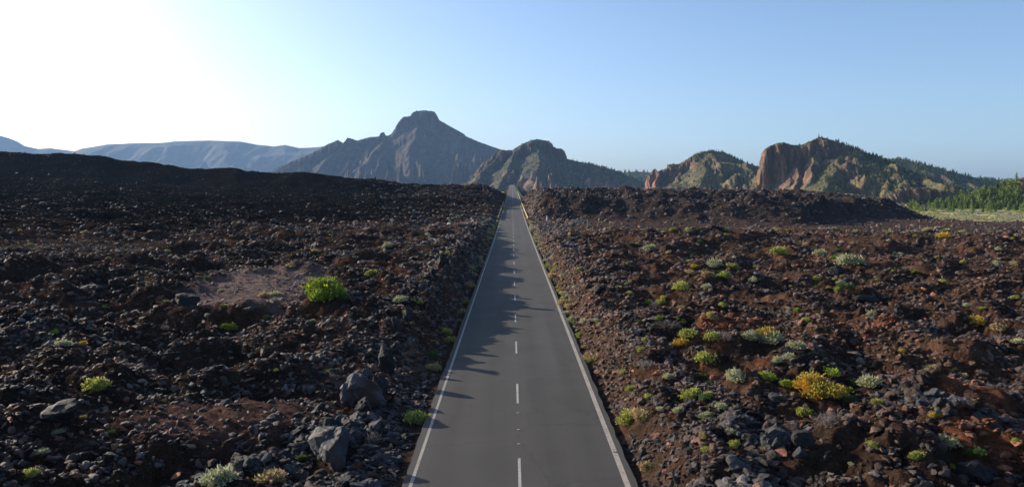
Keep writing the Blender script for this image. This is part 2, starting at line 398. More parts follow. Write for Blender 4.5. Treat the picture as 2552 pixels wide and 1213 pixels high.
def paint(name, c, wear=.3):
    m, n, l, b = new_mat(name); g = n.new('ShaderNodeNewGeometry')
    t = noise_node(n, l, g.outputs['Position'], 7, 8, .75); f = maprange(n, l, t.outputs['Fac'], .52, .68, 0, wear*1.6)
    t2 = noise_node(n, l, g.outputs['Position'], .6, 4, .6); f2 = maprange(n, l, t2.outputs['Fac'], .3, .7, .8, 1.1)
    col = mix_rgba(n, l, f, tuple(c), (.06, .055, .052)); col = mix_rgba(n, l, 1, col, f2, 'MULTIPLY')
    l.new(col, b.inputs['Base Color']); b.inputs['Roughness'].default_value = .7; return m
M_ASPH = asphalt(); M_WHITE = paint('white_line_paint', (.34, .33, .31), .6); M_EDGE = paint('edge_line_paint', (.30, .265, .22), .7)
ry = np.concatenate([np.linspace(-290, 140, 40), np.linspace(146, 1140, 240)])
def strip(name, x0, x1, mat, dz=0., ys=ry, thick=0., jag=0.):
    xs0 = x0+(fbm(ys/1.7, ys*0+x0, 7, 3)*jag if jag else 0*ys); xs1 = x1+(fbm(ys/1.7, ys*0+x1, 8, 3)*jag if jag else 0*ys); z = road_z(ys)+dz
    if thick:
        V = np.concatenate([np.stack([xs0-.05, ys, z-thick], -1), np.stack([xs0, ys, z], -1), np.stack([xs1, ys, z], -1), np.stack([xs1+.05, ys, z-thick], -1)]); n = len(ys)
        q = np.arange(n-1); F = np.concatenate([np.stack([q+i*n, q+(i+1)*n, q+1+(i+1)*n, q+1+i*n], -1) for i in range(3)])
    else:
        V = np.concatenate([np.stack([xs0, ys, z], -1), np.stack([xs1, ys, z], -1)]); n = len(ys)
        q = np.arange(n-1); F = np.stack([q, q+n, q+1+n, q+1], -1)
    return link(name, mesh_np(name, V, F, (mat,), False))
ryj = np.concatenate([np.linspace(-290, 14, 30), np.arange(15, 160, .25), np.linspace(161, 1140, 500)])
tag(strip('road', RX0-.28, RX1+.30, M_ASPH, 0, ryj, .3, .10), kind='structure')
tag(strip('edge_line', RX0-.05, RX0+.055, M_EDGE, .004, ry), kind='structure')
tag(strip('edge_line', RX1-.08, RX1+.10, M_EDGE, .004, ry), kind='structure')
k = -3; dash_me = []
while 31.4+9.7*k < 420:
    y0 = 31.4+9.7*k; ys = np.linspace(y0, y0+3.2, 6)
    tag(strip('centre_dash', RXC-.045+.03, RXC+.045+.03, M_WHITE, .004, ys), kind='structure'); k += 1
tag(strip('centre_line', RXC-.03, RXC+.09, M_WHITE, .004, np.linspace(421, 1130, 120)), kind='structure')
M_STUD = flat_mat('road_stud_plastic', (.5, .5, .46), .4)
for yy in (30.0, 27.9, 26.3):
    bm = bmesh.new(); bmesh.ops.create_cube(bm, size=1); bmesh.ops.scale(bm, vec=(.11, .05, .02), verts=bm.verts)
    bmesh.ops.bevel(bm, geom=bm.edges[:], offset=.006, segments=1, affect='EDGES'); me = bpy.data.meshes.new('road_stud'); bm.to_mesh(me); bm.free(); me.materials.append(M_STUD)
    o = link('road_stud', me, loc=(RXC+.03, yy, float(road_z(yy))+.010))
    tag(o, {30.0: 'small white road stud on the centre line, farthest of the three', 27.9: 'small white road stud on the centre line, middle of the three', 26.3: 'small white road stud on the centre line closest to the nearest dash'}[yy], 'road stud', 'studs on the centre line')

# ------------------------------------------------------------------ mountains
MTN = {}
M_MTN = tint_mat('mountain_rock', (.02, .11), .72, 1.3, .95, .1, bumps=((.06, 9., .9), (.35, 2.0, .8)))
M_MTN_NEAR = tint_mat('hill_rock', (.05, .35), .65, 1.4, .95, .1, bumps=((.12, 5., 1.), (.5, 2.2, 1.)))
def mountain(name, D, prof, Lf, Lb, k, seed, nx, nt_, rock, scrub, mat, cliffw=20., gul=.6, gl=120., rough=2., base=-12., bend=0., tree_w=None, rock2=None, streak=None, strata=0., rkt=.8, spurs=(), rockpx=None):
    P = np.array(prof, float); xs, hs = elev(P[:, 0], P[:, 1], D); cl = P[:, 2] if P.shape[1] > 2 else P[:, 0]*0
    X1 = np.linspace(xs[0], xs[-1], nx); s = np.linspace(-1, 1, nt_)
    T1 = np.where(s < 0, -np.abs(s)**1.35*Lf, np.abs(s)**1.5*Lb)
    X = np.repeat(X1[None, :], nt_, 0); T = np.repeat(T1[:, None], nx, 1); at = np.abs(T)
    warp = fbm(X/gl/1.6, T/gl/1.6, seed+1, 3)*gl*.5*sst(0, gl, at)
    Xw = X+warp
    hc = np.interp(Xw, xs, hs); dx = X1[1]-X1[0]
    kk = max(3, int(gl*.9/dx)); ker = np.hanning(kk+2)[1:-1]; ker /= ker.sum()
    h1 = np.convolve(np.pad(np.interp(X1, xs, hs), (kk//2, kk-1-kk//2), mode='edge'), ker, 'valid')
    hsft = np.interp(Xw, X1, h1); H = lerp(hc, hsft, sst(0, gl*1.2, at))
    cf = np.interp(Xw, xs, cl)
    rd = ridged(X/gl, T/gl/1.7, seed+2, 4, .5); g = 1+gul*(.62-rd)*2.2
    tt = at*np.clip(g, .25, 3)
    hh = np.maximum(H-base, 1)
    cliffH = cf*hh
    # jagged cliffs: buttresses
    cb = ridged(X/(cliffw*1.2), T/(cliffw*3.), seed+5, 3); tc = np.clip(at-(cb-.35)*cliffw*1.5*sst(0, cliffw*.4, at), 0, None)
    drop = cliffH*sst(.0, 1, tc/cliffw)+k*tt*(1-.28*np.clip(tt/Lf, 0, 1))
    H = H+cf*(fbm(X/(cliffw*.5), T/(cliffw*.8), seed+40, 3)*cliffw*.28)
    Zm = H-drop+fbm(X/gl*3, T/gl*3, seed+3, 4)*rough*(1-.6*sst(gl*.1, 0, at))
    for (pa, pya, pb, pyb, L_, ks) in spurs:
        xa, za = elev(pa, pya, D); xb, zb = elev(pb, pyb, D-L_); za, zb = float(za), float(zb)
        Xs = X+fbm(X/gl, T/gl, seed+31, 3)*gl*.22; Ts = T+fbm(X/gl, T/gl, seed+32, 3)*gl*.22
        vx, vy = float(xb-xa), -L_; ll = vx*vx+vy*vy; f = np.clip(((Xs-xa)*vx+(Ts+4)*vy)/ll, 0, 1)
        dd = np.hypot(Xs-xa-f*vx, Ts+4-f*vy)
        fj = f+fbm(f*7+pa, f*0, seed+33, 3)*.06
        Zs = za+(zb-za)*fj-6*sst(0, .05, f)-dd*ks*(1+.5*fbm(X/gl*2, T/gl*2, seed+34, 3))
        e_ = 3+gl*.03; Zm = np.where(f > .01, np.maximum(Zm, Zs)+e_*.5*np.exp(-np.abs(Zm-Zs)/e_)-e_*.5*np.exp(-np.abs(Zm-Zs)/e_), Zm)
    if strata: Zm = Zm+np.sin(Zm/strata*6.28)*strata*.12*cf
    Zm = Zm+bend
    Yw = D+T
    gx = np.gradient(Zm, axis=1)/dx; gy = np.gradient(Zm, axis=0)/np.gradient(T1)[:, None]
    slope = np.hypot(gx, gy)
    n = fbm(X/gl*2.5, T/gl*2.5, seed+8, 4); n2 = fbm(X/gl*9, T/gl*9+Zm/gl*3, seed+9, 3)
    rk = np.clip(sst(rkt, rkt+.55, slope+n*.45), 0, 1)
    c = np.array(scrub)[None, None]*(1+n[..., None]*.5+n2[..., None]*.3)
    hf0 = np.clip((Zm-2)/np.maximum(hs.max()-2, 1), 0, 1); pxx = PW/2+X/Yw*FPX
    if rockpx is not None: rk = rk*np.maximum(sst(rockpx[1], rockpx[0], pxx+n*60), .0)
    rc = np.array(rock)[None, None]*(1+n2[..., None]*.6)
    hfrac = np.clip((Zm-2)/np.maximum(hs.max()-2, 1), 0, 1)
    if rock2 is not None:
        t2 = sst(-.05, .4, fbm(X/gl*1.8, Zm/gl*2.2, seed+10, 3)+(.28-hfrac)*.9)[..., None]; rc = rc+(np.array(rock2)-rc)*t2
    c = c+(rc-c)*rk[..., None]
    if streak is not None:
        st_ = sst(.22, .45, fbm(X/gl*2.2+5, T/gl*.8, seed+12, 4))[..., None]; c = c+(np.array(streak)-c)*st_*.75
    sil = np.interp(X*D/Yw, xs, hs)+cf*fbm(X/(cliffw*.4), T*0, seed+41, 3)*cliffw*.15
    Zm = np.minimum(Zm, CAM_H+(sil-CAM_H)*Yw/D+.15)
    cm = sst(.75, 1.5, slope); ga = max(cliffw*.22, gl*.035)
    X = X.copy(); cw_ = cliffw
    Yw = Yw-cm*ga*((ridged(X/cw_/.9+Zm/cw_*.08, Zm/cw_/3.2, seed+21, 4)-.55)*3.2+fbm(X/cw_*2.5, Zm/cw_*1.6, seed+22, 3)*.8)
    Yw = Yw-cm*ga*.5*(ridged(X/cw_/.28, Zm/cw_/.7, seed+27, 3)-.5)*2.4
    Zm = Zm+cm*ga*.5*fbm(X/cw_*3, Yw/cw_*3, seed+28, 2)
    X = X+cm*ga*fbm(X/cw_/1.3, Zm/cw_/1.1, seed+23, 3)*1.2
    crev = ridged(X/cw_/.55+Zm/cw_*.15, Zm/cw_/2.4, seed+24, 3); c = c*(1-.0*crev[..., None])*(1+cm[..., None]*(fbm(X/cw_*1.4, Zm/cw_*.5, seed+25, 4)[..., None])*.7)
    idx = np.arange(nx*nt_).reshape(nt_, nx)
    F = np.stack([idx[:-1, :-1], idx[:-1, 1:], idx[1:, 1:], idx[1:, :-1]], -1).reshape(-1, 4)
    keep = (Zm > -14)[:-1, :-1].ravel(); F = F[keep]
    me = mesh_np(name, np.stack([X, Yw, np.maximum(Zm, -10.5)], -1).reshape(-1, 3), F, (mat,), True, np.clip(c, .01, .8).reshape(-1, 3))
    o = link(name, me); tag(o, kind='structure')
    MTN.setdefault(name+str(seed), (X, Yw, Zm, slope)); return o
BLUEROCK = (.10, .085, .08)
mountain('far_mountain_ridge', 7000, [(-420, 360), (-200, 345), (-60, 336), (0, 338), (22, 344), (42, 352), (60, 363), (95, 371), (125, 369), (185, 377), (205, 370), (265, 360), (330, 357), (400, 356), (440, 352), (520, 350), (600, 353), (640, 360), (680, 365), (710, 361), (745, 369), (790, 367), (840, 360), (900, 368), (1100, 380), (1300, 410), (1420, 455)],
         1700, 1100, .42, 200, 620, 100, (.06, .055, .052), (.055, .055, .048), M_MTN, 60, .6, 560, 12, streak=(.15, .13, .11))
mountain('peak_mountain', 3400, [(560, 470, 0), (640, 440, .0), (720, 405, .1), (780, 380, .2), (812, 362, .35), (835, 352, .35), (842, 349, .35), (856, 357, .3), (866, 343, .4), (874, 345, .4), (890, 350, .3), (925, 341, .3), (945, 339, .3), (951, 331, .3), (957, 329, .3), (964, 339, .3), (975, 334, .3), (984, 322, .3), (992, 305, .3), (1005, 292, .3), (1024, 289, .3), (1030, 280, .4), (1036, 277, .4), (1060, 275, .4), (1082, 278, .4), (1089, 288, .4), (1094, 299, .25), (1120, 314, .15), (1150, 330, .12), (1157, 334, .15), (1163, 341, .1), (1200, 356, .05), (1240, 370, .0), (1275, 378, .0), (1320, 400, 0), (1400, 440, 0), (1480, 470, 0)],
         760, 600, .50, 300, 620, 170, (.06, .047, .040), (.036, .035, .030), M_MTN, 26, .85, 190, 12, streak=(.12, .095, .078), rkt=.75, spurs=[(985, 330, 850, 452, 420, .75), (1040, 296, 1010, 458, 480, .8), (1110, 312, 1120, 458, 420, .75), (1160, 342, 1215, 455, 380, .7), (862, 352, 760, 450, 330, .7), (930, 348, 905, 452, 300, .8), (1075, 330, 1065, 458, 450, .8)])
mountain('crag_mountain', 1900, [(1080, 480, 0), (1130, 470, 0), (1173, 450, .0), (1199, 408, .2), (1218, 396, .35), (1237, 380, .4), (1251, 374, .35), (1277, 375, .3), (1291, 365, .3), (1303, 358, .3), (1326, 349, .18), (1343, 347, .15), (1362, 350, .2), (1375, 357, .3), (1380, 368, .35), (1398, 371, .4), (1409, 377, .4), (1413, 395, .3), (1433, 401, .1), (1490, 413, .0), (1525, 423, 0), (1548, 430, 0), (1600, 452, 0), (1650, 468, 0), (1720, 480, 0)],
         430, 380, .50, 400, 600, 170, (.085, .062, .05), (.06, .057, .038), M_MTN, 24, .8, 90, 4., rock2=(.24, .14, .09), streak=(.15, .125, .09), rkt=.85, spurs=[(1240, 384, 1165, 462, 200, .75), (1290, 370, 1235, 462, 260, .7), (1340, 356, 1330, 462, 300, .7), (1405, 384, 1440, 462, 220, .7)])
mountain('low_hill', 2400, [(1440, 470), (1500, 446), (1550, 431), (1585, 427), (1612, 429), (1660, 436), (1760, 460), (1800, 470)], 260, 260, .3, 480, 200, 60, (.1, .09, .07), (.06, .068, .045), M_MTN, 20, .4, 120, 2)
mountain('orange_crag_hill', 1300, [(1560, 480, .0), (1606, 469, .3), (1611, 447, .6), (1620, 432, .6), (1628, 422, .6), (1634, 418, .6), (1639, 428, .6), (1648, 424, .6), (1660, 420, .55), (1665, 410, .5), (1695, 408, .4), (1707, 400, .2), (1727, 388, .05), (1754, 378, .0), (1770, 375, 0), (1801, 380, 0), (1825, 390, 0), (1856, 404, 0), (1888, 416, 0), (1920, 436, 0), (1960, 460, 0), (2000, 475, 0)],
         270, 260, .40, 500, 520, 170, (.16, .102, .07), (.115, .10, .052), M_MTN_NEAR, 16, .65, 62, 3.4, rock2=(.27, .13, .075), rkt=1.0, rockpx=(1700, 1830), spurs=[(1700, 412, 1668, 466, 90, 1.3), (1765, 380, 1735, 466, 190, .55), (1640, 432, 1628, 468, 60, 1.6), (1820, 392, 1850, 466, 180, .55)])
mountain('orange_cliff_hill', 1050, [(1840, 478, .0), (1868, 462, .2), (1884, 455, .6), (1888, 425, .7), (1892, 402, .72), (1899, 381, .74), (1905, 371, .74), (1923, 361, .74), (1943, 355, .74), (1962, 357, .74), (1980, 363, .72), (1999, 361, .5), (2021, 351, .3), (2045, 342, .22), (2060, 344, .2), (2080, 352, .2), (2100, 359, .1), (2120, 366, .0), (2139, 373, .0), (2178, 388, 0), (2210, 400, 0), (2237, 414, 0), (2276, 432, 0), (2335, 455, 0), (2414, 478, 0), (2500, 495, 0)],
         300, 260, .42, 600, 640, 230, (.155, .098, .068), (.125, .108, .055), M_MTN_NEAR, 16, .7, 55, 3.0, rock2=(.26, .13, .075), rkt=1.0, rockpx=(2080, 2160), spurs=[(1990, 366, 1978, 466, 75, 1.5), (2035, 352, 2010, 466, 110, 1.2), (2098, 364, 2045, 466, 170, .7)])
mountain('forest_ridge', 1500, [(2120, 440), (2170, 412), (2194, 402), (2217, 397), (2249, 397), (2296, 408), (2355, 424), (2433, 443), (2492, 449), (2531, 451), (2620, 456), (2800, 450), (3000, 440)], 380, 300, .33, 700, 420, 90, (.15, .11, .08), (.07, .072, .035), M_MTN_NEAR, 20, .5, 90, 2)
mountain('rocky_mound', 640, [(2150, 512, 0), (2180, 500, .2), (2200, 489, .4), (2217, 478, .5), (2249, 470, .5), (2296, 467, .5), (2335, 472, .4), (2380, 481, .2), (2414, 489, .1), (2453, 505, 0), (2500, 515, 0)], 60, 80, .30, 800, 260, 90, (.24, .17, .11), (.15, .13, .065), M_MTN_NEAR, 6, .6, 20, .8, rock2=(.30, .19, .12), base=-8)
mountain('forest_slope', 600, [(2330, 515, 0), (2380, 508, 0), (2414, 498, 0), (2453, 484, 0), (2492, 472, 0), (2515, 462, .1), (2526, 455, .5), (2540, 446, .6), (2552, 440, .6), (2600, 430, .5), (2700, 425, .4), (2900, 440, .2)], 75, 150, .36, 900, 300, 110, (.26, .15, .09), (.13, .17, .05), M_MTN_NEAR, 8, .5, 30, 1.0, rock2=(.36, .18, .10), base=-8)

SHRUBS = [
 (805, 748, 118, 'green', 'largest bright green bush beside the pink gravel patch', 'BIGBUSH'),
 (852, 752, 36, 'dark', 'dark green clump tucked against the largest bright green bush'),
 (568, 826, 32, 'green', 'small green tuft below the gravel patch on dark scree'), (558, 768, 18, 'ygreen', 'tiny yellow green tuft just under the gravel patch edge'),
 (662, 795, 22, 'ygreen', 'small yellow green tuft between the gravel patch and the dark scree'), (660, 744, 38, 'straw', 'straw coloured low shrub on the lower rim of the gravel patch'),
 (688, 738, 34, 'pale', 'pale low shrub touching the straw one on the gravel rim'), (157, 860, 34, 'pale', 'pale green tuft alone in the dark field far from the road'),
 (230, 972, 56, 'ygreen', 'round yellow green cushion on the reddish gravel patch'), (68, 1186, 34, 'ygreen', 'yellowish tuft in the near corner of the shaded field'),
 (545, 1205, 92, 'pale', 'wide pale grey green shrub next to a straw coloured one, nearest the camera'), (660, 1205, 108, 'straw', 'wide straw coloured shrub nearest the camera on the shaded slope'),
 (1028, 1058, 62, 'ygreen', 'straw and green cushion beside the white edge line at the shaded verge'), (1078, 924, 38, 'straw', 'pinkish straw tuft at the shaded verge beyond the round cushion'),
 (1074, 892, 32, 'dark', 'dull green tuft just beyond the pinkish straw tuft'), (922, 1106, 46, 'grey', 'dead grey shrub right of the near boulder'),
 (925, 686, 30, 'ygreen', 'small yellow green shrub right of the gravel patch'), (725, 668, 30, 'straw', 'orange straw tuft on the upper rim of the gravel patch'),
 (990, 758, 38, 'pale', 'pale cushion on brown ground above the shaded cutting'), (1045, 760, 26, 'ygreen', 'small yellow green cushion close to the rim of the shaded cutting'),
 (1008, 786, 16, 'ygreen', 'tiny tuft below the pale cushion above the cutting'), (963, 617, 32, 'pale', 'pale shrub far up the shaded field'),
 (685, 930, 15, 'ygreen', 'tiny yellow tuft left of the rock heap by the far boulder'), (410, 825, 24, 'grey', 'dead grey tuft in the shaded scree'), (412, 632, 16, 'ygreen', 'tiny green tuft at the foot of the dark hillside'),
 (280, 1085, 26, 'dark', 'dark tuft in shade below the reddish gravel'), (752, 1150, 26, 'dark', 'dark tuft in the scree left of the near boulder'),
 (1410, 765, 40, 'straw', 'olive straw cushion at the kerb of the sunlit cutting'), (1425, 808, 26, 'ygreen', 'small yellow green tuft at the kerb below the olive cushion'),
 (1443, 840, 28, 'green', 'green tuft at the kerb above the orange straw cushion'), (1475, 905, 58, 'straw', 'orange straw cushion spilling onto the kerb line'),
 (1385, 722, 22, 'ygreen', 'small olive tuft at the kerb beyond the olive straw cushion'), (1375, 697, 22, 'straw', 'small straw tuft at the foot of the sunlit cutting'),
 (1622, 627, 32, 'pale', 'single pale cushion far up the sunlit field'), (1735, 668, 24, 'yellow', 'small orange yellow flowering tuft in the far cluster'),
 (1780, 670, 44, 'pale', 'pale green cushion at the top of the far cluster'), (1830, 674, 40, 'ygreen', 'yellow green cushion at the end of the far cluster'),
 (1768, 690, 48, 'straw', 'straw cushion in the front of the far cluster'), (1805, 703, 38, 'green', 'green low patch in the front of the far cluster'),
 (1767, 722, 28, 'pale', 'pale cushion just below the far cluster'), (1875, 706, 28, 'pale', 'small pale cushion right of the far cluster'),
 (1695, 724, 40, 'ygreen', 'bright yellow green flat shrub left below the far cluster'), (1647, 758, 30, 'ygreen', 'yellow green tuft with a dead twig clump beside it'),
 (1615, 760, 20, 'ygreen', 'tiny round tuft left of the yellow green one'), (1632, 764, 22, 'grey', 'dead grey clump between two small tufts'), (1646, 800, 22, 'green', 'small bright green ball on dark clinker'),
 (1598, 800, 16, 'ygreen', 'tiny tuft left of the bright green ball'), (1675, 826, 52, 'grey', 'wide dead grey shrub above the yellow flowering cluster'), (1727, 838, 56, 'ygreen', 'yellow green shrub at the top of the middle flowering cluster'),
 (1698, 858, 48, 'yellow', 'orange yellow shrub at the lower end of the middle flowering cluster'), (1772, 853, 42, 'ygreen', 'round yellow green shrub right in the middle flowering cluster'),
 (1812, 854, 42, 'grey', 'dead grey shrub between the two flowering clusters'), (1876, 854, 46, 'pale', 'pale cushion left in the second flowering cluster'),
 (1916, 845, 58, 'yellow', 'brightest orange yellow flowering shrub in mid slope'), (1922, 864, 62, 'pale', 'pale green shrub under the brightest orange yellow one'),
 (1988, 872, 46, 'pale', 'pale cushion leaning against the flat grey rock'), (1770, 912, 68, 'ygreen', 'broad olive cushion below the middle flowering cluster'),
 (1937, 908, 28, 'pale', 'small pale cushion between mid slope clusters'), (1750, 944, 32, 'dark', 'faint dark green tuft below the broad olive cushion'),
 (1838, 955, 56, 'pale', 'pale yellow green cushion above the grey block heap'), (1920, 947, 50, 'green', 'flat green shrub above the grey block heap'),
 (1968, 963, 38, 'green', 'low bright green patch right of the flat green shrub'), (2072, 944, 42, 'green', 'green shrub just behind the big orange green bush'),
 (2053, 995, 108, 'yellow', 'biggest orange and green bush on the sunlit slope', 'BIGYEL'), (2170, 970, 54, 'pale', 'round pale green cushion right of the biggest orange and green bush'),
 (2132, 963, 28, 'ygreen', 'small yellow green tuft between the biggest bush and the round pale one'), (2118, 982, 28, 'green', 'small green tuft touching the right of the biggest bush'),
 (1728, 994, 50, 'ygreen', 'yellow green cushion alone left above the grey block heap'), (1758, 1000, 34, 'dark', 'dark green shrub behind the lone yellow green cushion'),
 (2003, 1040, 38, 'ygreen', 'thin yellow green tuft above the dark hollow'), (1568, 1058, 62, 'ygreen', 'olive green cushion by the orange soil near the kerb'), (1600, 1050, 48, 'straw', 'straw shrub behind the olive cushion near the orange soil'),
 (1618, 1170, 56, 'straw', 'brown olive shrub lowest beside the kerb'), (1950, 634, 40, 'ygreen', 'flat yellow green shrub far up the sunlit field'), (2053, 638, 38, 'pale', 'pale shrub of the far pair on the sunlit field'),
 (2080, 643, 22, 'green', 'green shrub of the far pair on the sunlit field'), (2128, 664, 64, 'pale', 'wide pale green topped cushion behind the black lava knob'), (2115, 718, 38, 'dark', 'dark green flat shrub below the wide pale topped cushion'),
 (2360, 596, 30, 'yellow', 'bright yellow shrub farthest up by the scrub band'), (2443, 814, 42, 'yellow', 'bright yellow flowering shrub near the frame edge in mid field'), (2500, 832, 42, 'straw', 'straw coloured round cushion beside the bright yellow one'),
 (2540, 856, 32, 'pale', 'pale cushion cut by the frame edge'), (2368, 1122, 54, 'pale', 'pale green shrub low on the reddish slope'), (2290, 1145, 38, 'ygreen', 'yellow green shrub left below the pale green one on the reddish slope'),
 (2437, 1138, 42, 'dark', 'dull green shrub in shade right of the pale green one'), (2355, 706, 22, 'ygreen', 'tiny olive tuft on the far right slope'), (2415, 764, 20, 'pale', 'tiny pale tuft above the bright yellow flowering shrub'),
 (2486, 660, 22, 'pale', 'tiny pale tuft high near the frame edge'), (1598, 876, 26, 'ygreen', 'small yellow tuft midway above the kerb slope'), (1830, 1114, 30, 'ygreen', 'olive tuft at the foot of the grey block heap'),
 (2380, 1172, 24, 'ygreen', 'faint olive tuft near the bottom of the reddish slope'), (2070, 1062, 60, 'grey', 'dead grey shrub over the dark hollow'), (1612, 922, 48, 'grey', 'dead grey shrub midway up from the kerb'), (2330, 925, 48, 'straw', 'brown dry shrub on the reddish middle slope'),
]
SPOT = []; KEEPOUT = []
for sdat in SHRUBS:
    X_, Y_, Z_ = ground_point(sdat[0], sdat[1]); wm = sdat[2]*1.12/FPX*math.hypot(Y_, CAM_H-Z_); SPOT.append((X_, Y_, Z_, wm))
    KEEPOUT.append((X_, Y_+wm*.2, wm*.42)); KEEPOUT.append((X_, Y_-wm*.35, wm*.3))
for (px, py, w_) in ((880, 1010, 112), (823, 1150, 100), (1998, 1140, 42), (2012, 1105, 60), (2140, 912, 44)):
    X_, Y_, Z_ = ground_point(px, py); wm = w_/FPX*Y_; KEEPOUT.append((X_, Y_+wm*.3, wm*.5)); KEEPOUT.append((X_, Y_-wm*.4, wm*.35))

# ------------------------------------------------------------------ rocks
def ico(sub):
    bm = bmesh.new(); bmesh.ops.create_icosphere(bm, subdivisions=sub, radius=1)
    V = np.array([v.co[:] for v in bm.verts]); F = np.array([[v.index for v in f.verts] for f in bm.faces]); bm.free(); return V, F
ICO = {s: ico(s) for s in (1, 2, 3, 4)}
def rock_mesh(name, sub, seed, mat, planes=11, rough=.12, squash=.8, smooth=False, elong=1.3, foot=0.):
    r = np.random.default_rng(seed); V, F = ICO[sub]; V = V.copy()
    N = r.normal(size=(planes, 3)); N /= np.linalg.norm(N, axis=1)[:, None]; dd = r.uniform(.45, .95, planes)
    dots = V@N.T; rad = np.full(len(V), 1.25)
    for i in range(planes):
        q = np.where(dots[:, i] > 1e-3, dd[i]/np.maximum(dots[:, i], 1e-3), 9); rad = np.minimum(rad, q)
    n = perlin(V[:, 0]*2.3+seed, V[:, 1]*2.3+V[:, 2]*1.7, seed)+.5*perlin(V[:, 0]*5+V[:, 2]*4, V[:, 1]*5+seed, seed+1)
    rad = rad*(1+rough*n)
    V = V*rad[:, None]; V[:, 0] *= r.uniform(1, elong); V[:, 2] *= squash
    V /= np.abs(V).max()
    if foot: lowz = np.clip(-V[:, 2]+.15, 0, 1); V[:, :2] *= (1+foot*lowz)[:, None]
    return mesh_np(name, V*.5, F, (mat,), smooth)
RV = [rock_mesh('rubble_shape', 2, 1000+i, M_ROCK, 7+i % 4, .42 if i % 2 else .26, (.9, .55, .75)[i % 3], False, 2.0) for i in range(14)]
rubble_col = bpy.data.collections.new('rubble_shapes')
for i, me in enumerate(RV): rubble_col.objects.link(bpy.data.objects.new('rubble_shape_%02d' % i, me))
def gn_scatter(name, P, ROT, SCL, IDX, COLR, coll, label=None):
    me = bpy.data.meshes.new(name); me.vertices.add(len(P)); me.vertices.foreach_set('co', np.ascontiguousarray(P, np.float32).ravel())
    for nm, ty, arr, key in (('rot', 'FLOAT_VECTOR', ROT, 'vector'), ('scl', 'FLOAT_VECTOR', SCL, 'vector'), ('idx', 'INT', IDX, 'value')):
        at = me.attributes.new(nm, ty, 'POINT'); at.data.foreach_set(key, np.ascontiguousarray(arr, np.int32 if ty == 'INT' else np.float32).ravel())
    at = me.attributes.new('tint', 'FLOAT_COLOR', 'POINT'); c4 = np.ones((len(P), 4), np.float32); c4[:, :3] = COLR; at.data.foreach_set('color', c4.ravel())
    o = link(name, me); tag(o, kind='stuff')
    ng = bpy.data.node_groups.new(name+'_nodes', 'GeometryNodeTree')
    ng.interface.new_socket('Geometry', in_out='INPUT', socket_type='NodeSocketGeometry'); ng.interface.new_socket('Geometry', in_out='OUTPUT', socket_type='NodeSocketGeometry')
    n = ng.nodes; l = ng.links; gi = n.new('NodeGroupInput'); go = n.new('NodeGroupOutput'); ip = n.new('GeometryNodeInstanceOnPoints'); ci = n.new('GeometryNodeCollectionInfo')
    ci.inputs['Collection'].default_value = coll; ci.inputs['Separate Children'].default_value = True; ci.inputs['Reset Children'].default_value = True
    def na(nm, ty):
        q = n.new('GeometryNodeInputNamedAttribute'); q.data_type = ty; q.inputs['Name'].default_value = nm; return q.outputs['Attribute']
    l.new(gi.outputs[0], ip.inputs['Points']); l.new(ci.outputs[0], ip.inputs['Instance']); ip.inputs['Pick Instance'].default_value = True
    l.new(na('idx', 'INT'), ip.inputs['Instance Index']); l.new(na('scl', 'FLOAT_VECTOR'), ip.inputs['Scale'])
    er = n.new('FunctionNodeEulerToRotation'); l.new(na('rot', 'FLOAT_VECTOR'), er.inputs[0]); l.new(er.outputs[0], ip.inputs['Rotation'])
    l.new(ip.outputs[0], go.inputs[0])
    md = o.modifiers.new('scatter', 'NODES'); md.node_group = ng
    return o
# heaps of larger blocks
HEAP = []
for (px, py, rpx, zz) in [(900, 960, 110, 2.), (760, 990, 90, 2.), (940, 1090, 100, 1.8), (600, 1060, 140, 1.9), (1080, 590, 60, 3.2), (1930, 1040, 110, 2.), (1880, 1120, 120, 2.), (1500, 1020, 60, 1.6), (1420, 600, 60, 2.4), (700, 1150, 110, 1.8), (2300, 960, 110, 2.2), (1700, 1120, 110, 1.9), (1180, 600, 40, 2.8)]:
    x, y = _gp(px, py, zz); x1, _ = _gp(px+rpx, py, zz); HEAP.append((x, y, abs(x1-x)))
def heap(x, y):
    m = np.zeros(np.shape(x))
    for (cx, cy_, r) in HEAP: m = np.maximum(m, np.exp(-(((x-cx)/r)**2+((y-cy_)/(r*1.5))**2)))
    return m
def rock_color(x, y, n):
    left, right, flat, plain = flow_masks(x, y)
    tb = np.clip(fbm(x/6, y/6, 111, 3)*1.3+.30+(x > 0)*.20-heap(x, y)*.7-right*.5+rng.normal(0, .18, n), 0, 1)[:, None]
    grey = np.array((.066, .060, .058))*rng.uniform(.3, 1.0, (n, 1))*(1+2.6*rng.random((n, 1))**5); brown = np.array((.125, .070, .047))*rng.uniform(.35, 1.5, (n, 1)); red = np.array((.27, .105, .055))*rng.uniform(.5, 1.2, (n, 1))
    c = grey+(brown-grey)*tb
    pr = np.clip(patch(x, y, ('red',))*.9+.02+(rng.random(n) < .025), 0, 1)[:, None]; c = np.where(rng.random((n, 1)) < pr, red, c)
    pg = patch(x, y, ('gravel',))[:, None]; c = np.where(rng.random((n, 1)) < pg*.7, np.array((.15, .115, .10))*rng.uniform(.6, 1.3, (n, 1)), c)
    pb = patch(x, y, ('brown',))[:, None]; c = np.where(rng.random((n, 1)) < pb*.6, brown*1.1, c)
    fl = np.maximum(right*.3, np.clip(left*6, 0, 1.55)*(x < 0)*lerp(.5, 1, sst(-.02, -.2, x/y)))[:, None]; c = c*(1-.55*fl)  # flow rocks a little darker; hillside rocks carry painted shade in their tint
    return np.clip(c*np.where((x > 0) | (left < .05), 1.12, .74)[:, None], .004, .5)
